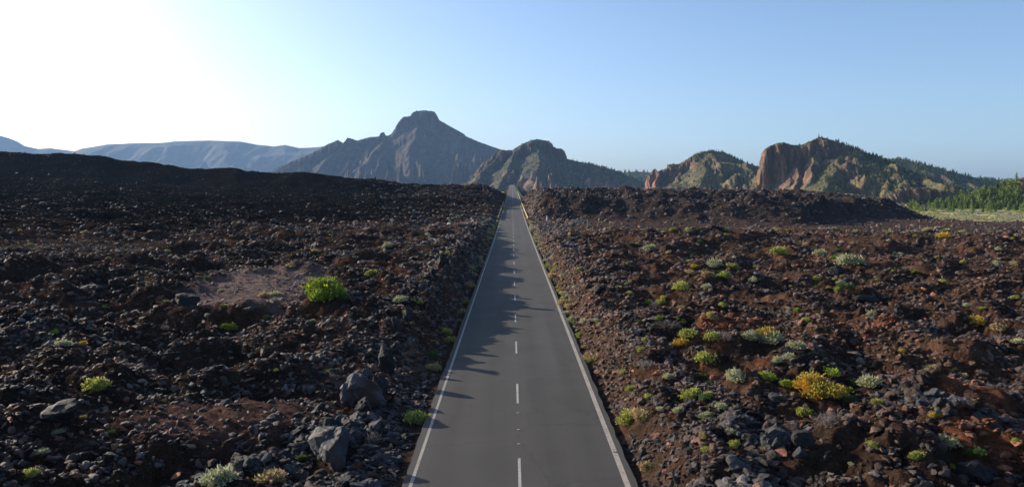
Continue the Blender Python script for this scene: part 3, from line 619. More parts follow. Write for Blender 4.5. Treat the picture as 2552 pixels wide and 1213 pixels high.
def scatter_zone(y0, y1, count, smin, smax, pw):
    y = np.sqrt(rng.uniform(y0*y0, y1*y1, count)); x = rng.uniform(-.80, .80, count)*y
    side = np.where(x < RXC, -x+RX0, x-RX1)
    left, right, flat, plain = flow_masks(x, y)
    s0 = smin+(smax-smin)*rng.random(count)**pw
    sm = np.maximum(np.maximum(patch(x, y, ('gravel', 'sand'))*np.where(s0 < .3, .35, .88), patch(x, y, ('redgravel',))*.6), np.maximum(flat*.8, plain*.97))
    sm = np.maximum(sm, np.clip(left*9, 0, .97)*sst(-.12, -.22, x/y)*np.clip(1.05-np.clip(fbm(x/15, y/15, 131, 2)*1.6, 0, .6)*(left < .45), 0, 1))
    dens = np.clip(.66+fbm(x/5, y/5, 121, 3)*1.4+right*.6, .15, 1)
    s = s0
    hp = heap(x, y); s = s*(1+hp*.95)
    keep = (side > .55+s*.6) & (rng.random(count) < np.maximum(dens, hp)*np.where(s < smin*2.2, 1-sm*.45, 1-sm)) & (rng.random(count) < sst(.4, 2.2, side)*.75+.3)
    x, y, s = x[keep], y[keep], s[keep]; n = len(x)
    return x, y, s
def scatter_bank(count):
    y = np.exp(rng.uniform(np.log(14), np.log(210), count)); sd = rng.uniform(.0, 5., count)*(1+np.clip(y-120, 0, 100)*.02); lft = rng.random(count) < .45
    x = np.where(lft, RX0-sd, RX1+sd); s = (.05+.34*rng.random(count)**3.2)*(.6+y/70); k = (sd > .42+s*.5) | ((s < .09*(.6+y/70)) & (sd > .12+.25*rng.random(count)))
    return x[k], y[k], s[k]
NOROCK = np.array(KEEPOUT)
R = [scatter_zone(13, 40, 130000, .035, .42, 6.), scatter_zone(36, 75, 120000, .07, .52, 5.2), scatter_zone(70, 150, 120000, .13, .8, 4.6), scatter_zone(140, 420, 130000, .3, 1.7, 3.6), scatter_bank(46000)]
x = np.concatenate([r[0] for r in R]); y = np.concatenate([r[1] for r in R]); s = np.concatenate([r[2] for r in R])
km = np.ones(len(x), bool)
for (ex, ey, er) in NOROCK: km &= ~(((x-ex)**2+(y-ey)**2 < (er+s*.45)**2) & (s > .06))
x, y, s = x[km], y[km], s[km]; n = len(x)
z = terrain(x, y)
C = rock_color(x, y, n)
scl = s[:, None]*rng.uniform(.75, 1.25, (n, 3)); scl[:, 2] *= .85
rot = np.stack([rng.uniform(-.6, .6, n), rng.uniform(-.6, .6, n), rng.uniform(0, 6.28, n)], -1)
IDX = rng.integers(0, len(RV), n)
# the rocks that show largest become individuals
app = s/np.hypot(y, CAM_H-z)*np.where(np.abs(x/np.maximum(y, 1)) < .66, 1, .2)*np.where(y < 22, .25, 1)
order = np.argsort(-app); big = order[:292]; restm = np.ones(n, bool); restm[big] = False
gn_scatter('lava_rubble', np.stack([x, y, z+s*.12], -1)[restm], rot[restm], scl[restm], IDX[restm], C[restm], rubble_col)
BIGR = {}
for j, (nm, mt) in enumerate((('grey', M_RGREY), ('black', M_RDARK), ('brown', M_RBROWN), ('red', M_RRED))):
    BIGR[nm] = [rock_mesh('lava_rock', 3, 2000+j*10+i, mt, 10+i, .13, .8, False, 1.4) for i in range(4)]
LAND = []
for (px, py, zz, ph) in [(880, 975, 2, 'around the farther large boulder'), (823, 1120, 2, 'around the nearest large boulder'), (545, 1195, 1.6, 'by the wide pale shrub nearest the camera'), (690, 1190, 1.6, 'by the wide straw shrub nearest the camera'), (230, 965, 2, 'by the round yellow green cushion on reddish gravel'),
        (68, 1178, 2, 'in the near corner of the shaded field'), (300, 1080, 2, 'on the dark scree below the reddish gravel'), (805, 735, 2.8, 'by the largest bright green bush'), (568, 820, 2.5, 'under the pink gravel patch'), (157, 855, 2.3, 'by the lone pale tuft in the shaded field'), (1028, 1048, 1.5, 'by the cushion at the shaded verge'), (960, 1180, 1.2, 'low on the bank between boulder and road'),
        (1080, 600, 3, 'on the far shaded bank'), (1475, 895, 1.8, 'by the orange straw cushion at the kerb'), (1575, 1043, 1.8, 'by the orange soil patch near the kerb'), (1618, 1170, 1.6, 'by the brown olive shrub lowest at the kerb'), (1750, 845, 2.2, 'in the middle flowering cluster'), (1915, 835, 2.2, 'by the brightest orange yellow shrub'), (1730, 990, 2, 'by the lone yellow green cushion'),
        (1930, 1050, 2, 'in the grey heap above the dark hollow'), (1860, 1150, 2, 'in the grey heap at the bottom edge'), (2050, 975, 2, 'by the biggest orange and green bush'), (2050, 1110, 2, 'in the dark hollow'), (2170, 1000, 2, 'below the round pale green cushion'), (2140, 900, 2, 'by the leaning pale stone'), (2368, 1112, 2, 'by the pale shrub on the reddish slope'),
        (2250, 1190, 2, 'on the red soil at the bottom edge'), (2460, 945, 2.2, 'on the reddish outcrop'), (2443, 808, 2.2, 'by the bright yellow flowering shrub'), (1400, 640, 2.4, 'on top of the sunlit cutting'), (1780, 670, 2.3, 'around the far shrub cluster'), (2500, 1150, 2, 'in the near corner of the sunlit field')]:
    gx, gy = _gp(px, py, zz); LAND.append((gx, gy, ph))
for i in big:
    c = C[i]; kind = 'red' if c[0] > 2.0*c[2] and c[0] > .08 else ('brown' if c[0] > 1.35*c[2] else ('grey' if c.mean() > .045 else 'black'))
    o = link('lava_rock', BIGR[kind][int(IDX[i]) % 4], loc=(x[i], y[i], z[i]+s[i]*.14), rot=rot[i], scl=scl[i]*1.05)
    q = min(LAND, key=lambda m: (m[0]-x[i])**2+((m[1]-y[i])*.7)**2); big_ = 'large' if s[i] > .45 else 'small'
    lb = '%s %s lava block %s' % (big_, kind, q[2]); g = '%s lava blocks %s' % (kind, q[2])
    tag(o, lb, 'rock', g)

# particular rocks
def place_rock(px, py, wpx, hpx, mesh, label, name='boulder', cat='boulder', rz=0., sink=.2, tilt=(0, 0)):
    X_, Y_, Z_ = ground_point(px, py+hpx*.45); d = math.hypot(Y_, CAM_H-Z_); w = wpx/FPX*d; h = hpx/FPX*d
    o = link(name, mesh, loc=(X_, Y_+w*.3, Z_+h*(.5-sink)), rot=(tilt[0], tilt[1], rz), scl=(w*1.05, w, h*1.25)); tag(o, label, cat); return o
BM1 = rock_mesh('boulder', 4, 31, M_BOULDER, 12, .2, .95, False, 1.05, .7); BM2 = rock_mesh('boulder', 4, 52, M_BOULDER, 10, .17, 1.05, False, 1.0, .7)
place_rock(878, 972, 124, 128, BM1, 'large grey boulder with a broken reddish underside, the farther of two by the shaded verge', rz=.6)
place_rock(823, 1108, 112, 132, BM2, 'large smooth grey boulder nearest the camera above the shaded verge', rz=2.2, tilt=(.2, -.15))
for (px, py, w, h, mt, lb, sd) in [
        (1998, 1128, 40, 38, M_RGREY, 'square pale grey block below the dark hollow on the sunlit slope', 61), (1935, 993, 34, 30, M_RGREY, 'angular pale block alone above the heap of dark blocks', 62),
        (2012, 1090, 62, 60, M_RDARK, 'big dark slab leaning over the hollow in the sunlit slope', 63), (1938, 1105, 40, 40, M_RGREY, 'grey block among the dark heap left of the hollow', 64),
        (1080, 626, 24, 22, M_RGREY, 'round grey boulder high on the shaded bank beside a white stone', 65), (1099, 628, 13, 10, M_RPALE, 'small white stone beside the round grey boulder on the shaded bank', 66),
        (1965, 880, 42, 26, M_RGREY, 'flat grey rock beside the pale cushion shrub in mid slope', 67), (2090, 672, 42, 36, M_RDARK, 'black lava knob behind the pale straw cushion shrub', 68),
        (775, 970, 30, 36, M_RGREY, 'upright grey block left of the far boulder', 69), (800, 1010, 28, 30, M_RGREY, 'grey block in the gap between the two boulders', 70),
        (2165, 745, 60, 24, M_RDARK, 'long dark ledge of lava on the far sunlit slope', 71), (2455, 1185, 95, 60, M_RDARK, 'dark block by the lower corner of the sunlit slope', 72),
        (905, 935, 46, 40, M_RGREY, 'grey block resting behind the far boulder', 73), (560, 1000, 30, 24, M_RGREY, 'pale edged block above the dark scree', 74), (1490, 720, 44, 40, M_RDARK, 'dark rock set in the sunlit road cutting', 75),
        (1412, 640, 14, 18, M_RPALE, 'small pale stone high on the sunlit road cutting', 76), (1535, 1128, 18, 16, M_RPALE, 'small pale stone at the foot of the sunlit bank near the kerb shrub', 77), (1985, 735, 14, 10, M_RPALE, 'small white stone in mid field above the yellow shrubs', 78),
        (2320, 1000, 40, 34, M_RGREY, 'grey rock right of the yellow green shrub cluster', 79), (120, 1030, 120, 80, M_RDARK, 'broad black lava hump at the shaded field edge', 80), (455, 745, 70, 40, M_RDARK, 'low black hump beside the pink gravel patch', 81)]:
    place_rock(px, py, w, h, rock_mesh('lava_block', 3, sd, mt, 9, .12, .9, False, 1.15), lb, 'lava_block', 'rock', rz=sd*.7)
r6 = np.random.default_rng(33); RIM = [rock_mesh('rim_block', 3, 4000+i, M_RDARK, 8, .22, 1.0, False, 1.3) for i in range(5)]; yv = 23.
while yv < 128:
    yv += r6.uniform(1.2, 3.6)*(1+yv/90); xv = RX0-r6.uniform(2.2, 3.2)-(.0 if yv > 40 else .3); hh = r6.uniform(.35, .95)*(1.5 if yv < 42 else 1.2)
    o = link('rim_block', RIM[int(r6.integers(5))], loc=(xv, yv, float(terrain(np.array([xv]), np.array([yv]))[0])+hh*.3), rot=(r6.uniform(-.3, .3), r6.uniform(-.3, .3), r6.uniform(0, 6)), scl=(hh*.75, hh*.8, hh*1.35))
    pt = 'near the large boulders' if yv < 40 else 'in the middle of the shaded cutting' if yv < 80 else 'at the far end of the shaded cutting'
    tag(o, 'dark pointed block standing on the rim %s' % pt, 'rock', 'pointed rim blocks '+pt)
# leaning pale rock (a slab with a beak)
X_, Y_, Z_ = ground_point(2140, 912); d = Y_; u = 45/FPX*d
t = bpy.data.objects.new('leaning_stone', None); COL.objects.link(t); t.location = (X_, Y_, Z_)
tag(t, 'pale tan stone leaning with a pointed beak on the sunlit lava slope', 'rock')
link('lower_block', rock_mesh('lower_block', 3, 91, M_RPALE, 8, .1, .9, False, 1.1), t, (0.05*u, 0, .28*u), (0, .3, .4), (.7*u, .6*u, .8*u))
link('upper_block', rock_mesh('upper_block', 3, 92, M_RPALE, 8, .1, .7, False, 1.6), t, (-.25*u, 0, .72*u), (0, .15, .1), (.95*u, .45*u, .42*u))

# ------------------------------------------------------------------ shrubs
PAL = {
 'green': leaf_mat('green_leaves', (0.110, 0.171, 0.018), (0.317, 0.403, 0.049), (0.464, 0.488, 0.085)),
 'ygreen': leaf_mat('yellow_green_leaves', (0.159, 0.183, 0.037), (0.415, 0.439, 0.085), (0.537, 0.464, 0.220)),
 'yellow': leaf_mat('yellow_flowers', (0.171, 0.195, 0.037), (0.439, 0.366, 0.061), (0.610, 0.415, 0.073), top=(0.586, 0.317, 0.037)),
 'pale': leaf_mat('pale_leaves', (0.171, 0.195, 0.098), (0.464, 0.464, 0.268), (0.634, 0.610, 0.439)),
 'straw': leaf_mat('straw_leaves', (0.220, 0.159, 0.073), (0.512, 0.366, 0.195), (0.610, 0.488, 0.293), top=(0.390, 0.390, 0.146)),
 'grey': leaf_mat('dead_twigs', (0.110, 0.091, 0.085), (0.244, 0.207, 0.195), (0.329, 0.293, 0.281)),
 'dark': leaf_mat('dark_leaves', (0.037, 0.073, 0.024), (0.098, 0.159, 0.043), (0.159, 0.220, 0.073))}
M_STEM = flat_mat('shrub_stem', (.10, .075, .055), .9)
def shrub_mesh(name, kind, seed, nl=1100, h=.62, lobes=5, blade=.085, wid=.020):
    r = np.random.default_rng(seed); V = []; F = []
    cs = [(0, 0, .0, .55)]+[(r.uniform(-.62, .62), r.uniform(-.5, .5), r.uniform(-.04, .14), r.uniform(.18, .58)) for _ in range(lobes+3)]
    wts = np.array([c[3]**2 for c in cs]); wts /= wts.sum()
    for i in range(nl):
        c = cs[r.choice(len(cs), p=wts)]; th = r.uniform(0, 6.283); cz = r.uniform(-.05, 1)
        q = math.sqrt(max(0, 1-cz*cz)); n = np.array((q*math.cos(th), q*math.sin(th), cz)); rad = c[3]*.5*(r.uniform(.5, 1.08)**.6 if r.random() < .9 else r.uniform(1., 1.4))
        p = np.array((c[0]*.5, c[1]*.5, c[2]))+n*rad*np.array((1, 1, h*1.45)); p[2] = max(p[2], .0)
        d = n*.8+r.normal(size=3)*.5+np.array((0, 0, .45)); d /= np.linalg.norm(d); sd = np.cross(d, r.normal(size=3)); sd /= np.linalg.norm(sd)+1e-6
        L = blade*r.uniform(.6, 1.5); w = wid*r.uniform(.7, 1.5); b = len(V)
        V += [p-sd*w*.4, p+sd*w*.4, p+d*L*.55+sd*w, p+d*L, p+d*L*.55-sd*w]; F += [(b, b+1, b+2), (b, b+2, b+4), (b+4, b+2, b+3)]
    return mesh_np(name, np.array(V), np.array(F), (PAL[kind],), False)
def stem_mesh(seed, h=.45, n=16):
    r = np.random.default_rng(seed); V = []; F = []
    for i in range(n):
        th = r.uniform(0, 6.28); e = np.array((math.cos(th)*r.uniform(.15, .42), math.sin(th)*r.uniform(.15, .42), h*r.uniform(.5, 1))); b0 = np.array((math.cos(th)*.04, math.sin(th)*.04, -.04)); m = (b0+e)/2+np.array((0, 0, .06))
        for p0, p1, w0, w1 in ((b0, m, .016, .011), (m, e, .011, .004)):
            b = len(V); u = np.array((1, 0, 0.)); v = np.array((0, 1., 0))
            V += [p0+u*w0, p0+v*w0, p0-u*w0, p1+u*w1, p1+v*w1, p1-u*w1]; F += [(b, b+1, b+4, b+3), (b+1, b+2, b+5, b+4), (b+2, b, b+3, b+5)]
    return mesh_np('stems', np.array(V), np.array(F), (M_STEM,), False)
SH = {k: [shrub_mesh('foliage', k, 300+i*7+len(k), nl=(500 if k == 'grey' else 1300), h=(.62, .5, .75)[i], blade=(.14 if k == 'grey' else .08), wid=(.006 if k == 'grey' else .020)) for i in range(3)] for k in PAL}
BIGBUSH = shrub_mesh('foliage', 'green', 777, 3600, .62, 9, .055, .014); BIGYEL = shrub_mesh('foliage', 'yellow', 778, 3200, .6, 9, .055, .014)
STM = [stem_mesh(900+i) for i in range(3)]
def shrub(x, y, z, w, kind, label, group=None, me=None, h=1., parts=True, name='cushion_shrub', cat='shrub'):
    me = me or SH[kind][random.randrange(3)]
    if parts:
        t = bpy.data.objects.new(name, None); COL.objects.link(t); t.location = (x, y, z-.03*w); t.rotation_euler = (0, 0, random.uniform(0, 6.28)); t.scale = (w, w, w*h)
        f = link('foliage', me, t); s_ = link('stems', random.choice(STM), t)
    else:
        t = link(name, me, loc=(x, y, z-.03*w), rot=(0, 0, random.uniform(0, 6.28)), scl=(w, w, w*h))
    tag(t, label, cat, group); return t
for sdat, (X_, Y_, Z_, wm) in zip(SHRUBS, SPOT):
    px, py, w, kind, lb = sdat[:5]
    Yc = Y_+wm*.25; Zc = float(terrain(np.array([X_]), np.array([Yc]))[0])
    shrub(X_, Yc, min(Zc, Z_+.1), wm, kind, lb, 'cushion shrubs on the lava field', {'BIGBUSH': BIGBUSH, 'BIGYEL': BIGYEL}[sdat[5]] if len(sdat) > 5 else None)
# many more small clumps over the field
r5 = np.random.default_rng(21); cnt = 0
while cnt < 175:
    px = r5.uniform(1400, 2545) if r5.random() < .80 else r5.uniform(30, 1150); py = 575+r5.random()**1.5*600
    if px > 1276 and px < 1330+(py-568)*.42+30: continue
    if px < 1276 and px > 1200-(py-568)*.42: continue
    X_, Y_, Z_ = ground_point(px, py)
    if min((X_-q[0])**2+(Y_-q[1])**2 for q in SPOT) < .4: continue
    kind = r5.choice(['ygreen', 'pale', 'green', 'straw', 'yellow', 'grey', 'dark'], p=[.33, .22, .12, .12, .05, .1, .06]); w = r5.uniform(.16, .5)*(.7+Y_/70)
    q = min(LAND, key=lambda m: (m[0]-X_)**2+((m[1]-Y_)*.7)**2)[2]
    nmk = {'ygreen': 'lime', 'pale': 'pale', 'green': 'bright green', 'straw': 'straw coloured', 'yellow': 'yellow flowering', 'grey': 'dead grey', 'dark': 'dark green'}[kind]
    shrub(X_, Y_, Z_, w, kind, 'small %s tuft growing %s' % (nmk, q), 'small tufts '+q, parts=(w/Y_*762 > 7), name='tuft', cat='tuft'); cnt += 1
# dry tufts along both verges
r2 = np.random.default_rng(5); spots = []
for side in (-1, 1):
    yv = 40.
    while yv < 330:
        yv += r2.uniform(.7, 2.4)*(1+yv/110); off = r2.uniform(.55, 1.5); xv = RX0-off if side < 0 else RX1+off
        if side < 0 and yv < 60 and r2.random() < .5: continue
        spots.append((xv, yv, r2.uniform(.35, 1.0)*(1+yv/260), side))
for (xv, yv, w, side) in spots:
    kind = r2.choice(['straw', 'pale', 'ygreen', 'straw']); zv = float(terrain(np.array([xv]), np.array([yv]))[0])
    t = ('dry %s tuft growing along the shaded verge' if side < 0 else 'dry %s tuft growing along the foot of the sunlit cutting') % {'straw': 'straw', 'pale': 'pale', 'ygreen': 'olive'}[kind]
    shrub(xv, yv, zv, w, kind, t, '%s tufts on the %s verge' % (kind, 'shaded' if side < 0 else 'sunlit'), parts=(yv < 110), name='verge_tuft', cat='tuft')
# low scrub too many to count: the band past the lava field and the pale plain
scrub_col = bpy.data.collections.new('scrub_shapes')
for i, k_ in enumerate(('pale', 'pale', 'straw', 'ygreen', 'grey')): scrub_col.objects.link(bpy.data.objects.new('scrub_shape_%d' % i, shrub_mesh('scrub', k_, 500+i, 260, .6, 3, .14, .045)))
def scrub_points(a0, a1, y0, y1, n, s0, s1, keepf=None):
    yy = np.sqrt(rng.uniform(y0*y0, y1*y1, n)); xx = rng.uniform(a0, a1, n)*yy; ss = rng.uniform(s0, s1, n)
    if keepf is not None: m = keepf(xx, yy); xx, yy, ss = xx[m], yy[m], ss[m]
    return xx, yy, ss
Q = [scrub_points(.40, .80, 120, 150, 420, .5, 1.5, lambda x, y: fbm(x/9, y/6, 141, 2) > -.05), scrub_points(.10, .42, 128, 162, 130, .5, 1.3),
     scrub_points(.35, .85, 300, 640, 9000, .8, 2.6, lambda x, y: (fbm(x/30, y/30, 142, 3) > -.28) & (flow_masks(x, y)[3] > .5)),
     scrub_points(.03, .13, 128, 190, 60, .5, 1.1), scrub_points(-.1, -.02, 150, 200, 40, .5, 1.1)]
qx = np.concatenate([q[0] for q in Q]); qy = np.concatenate([q[1] for q in Q]); qs = np.concatenate([q[2] for q in Q]); nq = len(qx); qz = terrain(qx, qy)
gn_scatter('low_scrub', np.stack([qx, qy, qz-.03*qs], -1), np.stack([qx*0, qx*0, rng.uniform(0, 6.28, nq)], -1), np.stack([qs, qs, qs*.8], -1), rng.choice(5, nq, p=[.4, .2, .15, .15, .1]), np.ones((nq, 3)), scrub_col)

# ------------------------------------------------------------------ pines
M_NEEDLE = leaf_mat('pine_needles', (.022, .045, .014), (.06, .10, .025), (.10, .14, .035)); M_NEEDLE_L = leaf_mat('light_pine_needles', (.09, .13, .02), (.20, .27, .04), (.27, .33, .07)); M_BARK = flat_mat('pine_bark', (.09, .055, .04), .9)
def pine_parts(seed, mat, tiers=11, per=20):
    r = np.random.default_rng(seed); V = []; F = []; wmax = r.uniform(.15, .30)
    for t in range(tiers):
        f = t/(tiers-1); z = .16+.80*f; rad = wmax*(1-f)**.75*(1+r.uniform(-.2, .2))+.02
        for k in range(max(6, int(per*(1-f*.6)))):
            th = r.uniform(0, 6.28); rr = rad*r.uniform(.35, 1.05); p = np.array((math.cos(th)*rr, math.sin(th)*rr, z+r.uniform(-.04, .04)))
            s_ = .055*r.uniform(.7, 1.5); u = r.normal(size=3); u[2] *= .5; u /= np.linalg.norm(u); v = np.cross(u, r.normal(size=3)); v /= np.linalg.norm(v); b = len(V)
            V += [p-u*s_, p+v*s_*.7, p+u*s_, p-v*s_*.6+np.array((0, 0, s_*.5))]; F += [(b, b+1, b+2), (b, b+2, b+3)]
    crown = (np.array(V), np.array(F)); n = 6; TV = []; TF = []
    for zz, rd in ((-.05, .022), (.5, .014), (.93, .003)):
        for i in range(n): TV.append((math.cos(i*6.283/n)*rd, math.sin(i*6.283/n)*rd, zz))
    for l_ in range(2):
        for i in range(n):
            a = l_*n+i; b = l_*n+(i+1) % n; TF += [(a, b, b+n), (a, b+n, a+n)]
    return crown, (np.array(TV), np.array(TF))
CROWN = []; TRUNK = []; WHOLE = []
pine_col = bpy.data.collections.new('pine_shapes')
for i in range(6):
    mt = M_NEEDLE if i < 3 else M_NEEDLE_L
    c, t = pine_parts(60+i, mt); CROWN.append(mesh_np('crown', c[0], c[1], (mt,))); TRUNK.append(mesh_np('trunk', t[0], t[1], (M_BARK,)))
    V = np.concatenate([c[0], t[0]]); F = np.concatenate([c[1], t[1]+len(c[0])]); me = mesh_np('pine', V, F, (mt, M_BARK), False, None, np.concatenate([np.zeros(len(c[1])), np.ones(len(t[1]))]))
    WHOLE.append(me); pine_col.objects.link(bpy.data.objects.new('pine_shape_%d' % i, me))
TREES = []   # x, y, z, h, light, hill
def forest(key, hill, dens, count, h0, h1, light=0., seed=0):
    X, Yw, Zm, sl = MTN[key]; r = np.random.default_rng(seed); nt_, nx = X.shape
    px = PW/2+X/Yw*FPX*1.0
    n1 = fbm(X/25, Yw/25, seed+4, 3); w = dens(px, Zm, sl, n1, Yw)*(Zm > -9)
    area = np.abs(np.gradient(Yw[:, 0]))[:, None]*np.ones_like(X); w = w*area; w = w.ravel()/w.sum(); ii = r.choice(X.size, count, p=w)
    jy, jx = np.unravel_index(ii, X.shape); dx = X[0, 1]-X[0, 0]
    for a, b in zip(jy, jx): TREES.append((X[a, b]+r.uniform(-dx, dx)*.5, Yw[a, b], Zm[a, b]-.4, r.uniform(h0, h1), r.random() < light, hill))
okr = lambda sl: sst(1.1, .7, sl)
forest('orange_cliff_hill600', 'cliff hill', lambda p, z, s, n, y: okr(s)*np.clip(sst(2030, 2120, p)*(.25+sst(2040, 2170, p)+n*1.2)+sst(2100, 2060, p)*sst(1980, 2050, p)*(y > 1045)*.2+.05, 0, 1)*(y < 1090), 2300, 2.6, 5.6, .2, 1)
forest('forest_ridge700', 'forest ridge', lambda p, z, s, n, y: okr(s)*np.clip(.6+n*1.3, 0.05, 1)*(y < 1530), 2900, 3.4, 7, .35, 2)
forest('orange_crag_hill500', 'crag hill', lambda p, z, s, n, y: okr(s)*np.clip(sst(1760, 1860, p)*(.6+n)+.05+(np.abs(y-1300) < 14)*sst(1700, 1760, p)*.8, 0, 1)*(y < 1330), 900, 2.6, 5, .2, 3)
forest('crag_mountain400', 'crag mountain', lambda p, z, s, n, y: okr(s)*np.clip(sst(1400, 1470, p)*(.7+n)+.015, 0, 1)*(y < 1930), 1100, 3.5, 7, .0, 4)
forest('low_hill480', 'low hill', lambda p, z, s, n, y: np.clip(.5+n, 0, 1)*(y < 2430), 260, 7, 12, .1, 5)
forest('rocky_mound800', 'rocky mound', lambda p, z, s, n, y: okr(s)*np.clip(.15+n*.7+sst(2290, 2230, p)*(z < 0)*.8+sst(2310, 2360, p)*.5*(z < 4), 0, 1)*(y < 660), 170, 3, 5.5, .35, 6)
forest('forest_slope900', 'forest slope', lambda p, z, s, n, y: okr(s)*np.clip(.8+n, .1, 1)*(p < 2800)*(y < 640), 1500, 2.4, 8.2, .85, 7)
# trees at the plain's edge
r3 = np.random.default_rng(77)
for i in range(70):
    a = r3.uniform(.49, .75); yy = r3.uniform(480, 585); xx = a*yy
    if fbm(np.array([xx/20]), np.array([yy/20]), 9, 2)[0] < -.1: continue
    TREES.append((xx, yy, float(terrain(np.array([xx]), np.array([yy]))[0])-.3, r3.uniform(4, 8.5), r3.random() < .8, 'plain edge'))
TA = np.array([(t[0], t[1], t[2], t[3]) for t in TREES]); appt = TA[:, 3]/TA[:, 1]*np.where(np.abs(TA[:, 0]/TA[:, 1]) < .675, 1, .3)
ordt = np.argsort(-appt); bigt = ordt[:295]; rest = ordt[295:]
for rank, i in enumerate(bigt):
    t = TREES[i]; v = (3 if t[4] else 0)+int(i) % 3; wsc = t[3]*random.uniform(.9, 1.25)
    shade = 'light green' if t[4] else 'dark green'
    if rank < 90:
        o = bpy.data.objects.new('pine_tree', None); COL.objects.link(o); link('crown', CROWN[v], o); link('trunk', TRUNK[v], o)
    else: o = link('pine_tree', WHOLE[v])
    o.location = t[:3]; o.rotation_euler = (0, 0, random.uniform(0, 6.28)); o.scale = (wsc, wsc, t[3])
    tp = PW/2+t[0]/t[1]*FPX; hgt = 'tall' if t[3] > 6.5 else 'short' if t[3] < 4.2 else 'middling'
    if t[5] == 'forest slope': wh = ('under the orange crag at the frame edge' if tp > 2500 else 'high on the wooded slope at the plain' if t[2] > -3 else 'along the foot of the wooded slope')
    elif t[5] == 'plain edge': wh = 'standing in the pale scrub before the wooded slope'
    elif t[5] == 'cliff hill': wh = 'on the skyline of the cliff hill' if t[1] > 1040 else 'on the near flank of the cliff hill'
    else: wh = 'on the '+t[5]
    tag(o, '%s %s pine tree %s' % (hgt, shade, wh), 'tree', '%s %s pines %s' % (hgt, shade, wh))
nr_ = len(rest); TR = TA[rest]; li = np.array([TREES[i][4] for i in rest])
gn_scatter('distant_pine_forest', TR[:, :3], np.stack([np.zeros(nr_), np.zeros(nr_), rng.uniform(0, 6.28, nr_)], -1), np.stack([TR[:, 3]*1.1, TR[:, 3]*1.1, TR[:, 3]], -1), rng.integers(0, 3, nr_)+3*li, np.ones((nr_, 3)), pine_col)

# bushes dotted over the hills
hill_scrub_col = bpy.data.collections.new('hill_scrub_shapes')
for i, k_ in enumerate(('dark', 'dark', 'ygreen', 'grey')): hill_scrub_col.objects.link(bpy.data.objects.new('hill_scrub_shape_%d' % i, shrub_mesh('hill_scrub', k_, 560+i, 60, .7, 3, .3, .12)))
HS = []
for key, cnt_, a_, b_, pmax in (('orange_cliff_hill600', 3200, 1.0, 2.6, 2500), ('orange_crag_hill500', 2300, 1.1, 2.8, 1950), ('crag_mountain400', 2200, 1.8, 4.5, 1700), ('rocky_mound800', 500, .7, 1.8, 2500), ('forest_ridge700', 2200, 1.5, 3, 2600), ('peak_mountain300', 1200, 3, 5, 1400)):
    X, Yw, Zm, sl = MTN[key]; w = (sst(1.2, .6, sl)*(Zm > -6)*(.35+sst(-.1, .3, fbm(X/40, Yw/40, 77, 3)))*np.abs(np.gradient(Yw[:, 0]))[:, None]).ravel(); w /= w.sum(); ii = rng.choice(X.size, cnt_, p=w)
    HS.append(np.stack([X.ravel()[ii], Yw.ravel()[ii], Zm.ravel()[ii]-.2, rng.uniform(a_, b_, cnt_)], -1))
HS = np.concatenate(HS); nh = len(HS)
gn_scatter('hillside_scrub', HS[:, :3], np.stack([np.zeros(nh), np.zeros(nh), rng.uniform(0, 6.28, nh)], -1), np.repeat(HS[:, 3:], 3, 1), rng.choice(4, nh, p=[.4, .3, .18, .12]), np.ones((nh, 3)), hill_scrub_col)

# ------------------------------------------------------------------ guard rails, marker post, wooden barrier
M_RAIL = flat_mat('weathered_rail', (.42, .33, .25), .6, .2, 3); M_POST = flat_mat('rail_post_wood', (.26, .18, .12), .8, .3, 6); M_WPOST = flat_mat('white_post', (.7, .7, .68), .5, .1); M_WOOD = flat_mat('bleached_wood', (.42, .38, .33), .8, .3, 5)
def box(name, sx, sy, sz, mat, bev=.01):
    bm = bmesh.new(); bmesh.ops.create_cube(bm, size=1); bmesh.ops.scale(bm, vec=(sx, sy, sz), verts=bm.verts)
    if bev: bmesh.ops.bevel(bm, geom=bm.edges[:], offset=bev, segments=1, affect='EDGES')
    me = bpy.data.meshes.new(name); bm.to_mesh(me); bm.free(); me.materials.append(mat); return me
POSTM = box('post', .16, .16, 1.15, M_POST, .02)
def rail(xc, y0, y1, label, sgn):
    t = bpy.data.objects.new('guard_rail', None); COL.objects.link(t); t.location = (xc, y0, float(road_z(y0))); tag(t, label, 'guard rail')
    n = int((y1-y0)/4)
    ys = np.linspace(0, y1-y0, n+1); zz = road_z(ys+y0)-float(road_z(y0))
    for hz, th in ((.62, .34),):
        V = []; prof = [(-.06, -th/2), (-.10, -th/4), (-.05, 0), (-.10, th/4), (-.06, th/2), (.04, th/2), (.04, -th/2)]; k_ = len(prof)
        for yv, zv in zip(ys, zz):
            for (u, w) in prof: V.append((u*sgn, yv, zv+hz+w))
        F = [(i*k_+j, i*k_+(j+1) % k_, (i+1)*k_+(j+1) % k_, (i+1)*k_+j) for i in range(len(ys)-1) for j in range(k_)]
        link('rail_beam', mesh_np('rail_beam', np.array(V), np.array(F), (M_RAIL,), False), t)
    for yv, zv in zip(ys, zz): link('post', POSTM, t, (.14*sgn, yv, zv+.25))
rail(RX0-.75, 205, 352, 'pale weathered guard rail beside the far road on the shaded side', -1)
rail(RX1+.75, 203, 600, 'longer pale guard rail beside the far road on the sunlit side', 1)
X_, Y_, Z_ = ground_point(1363, 551, 100)
t = bpy.data.objects.new('marker_post', None); COL.objects.link(t); t.location = (X_, Y_, Z_); tag(t, 'thin white marker post standing past the sunlit lava bank', 'post')
bm = bmesh.new(); bmesh.ops.create_cone(bm, segments=10, radius1=.16, radius2=.13, depth=1.25, cap_ends=True); me = bpy.data.meshes.new('shaft'); bm.to_mesh(me); bm.free(); me.materials.append(M_WPOST); link('shaft', me, t, (0, 0, .6))
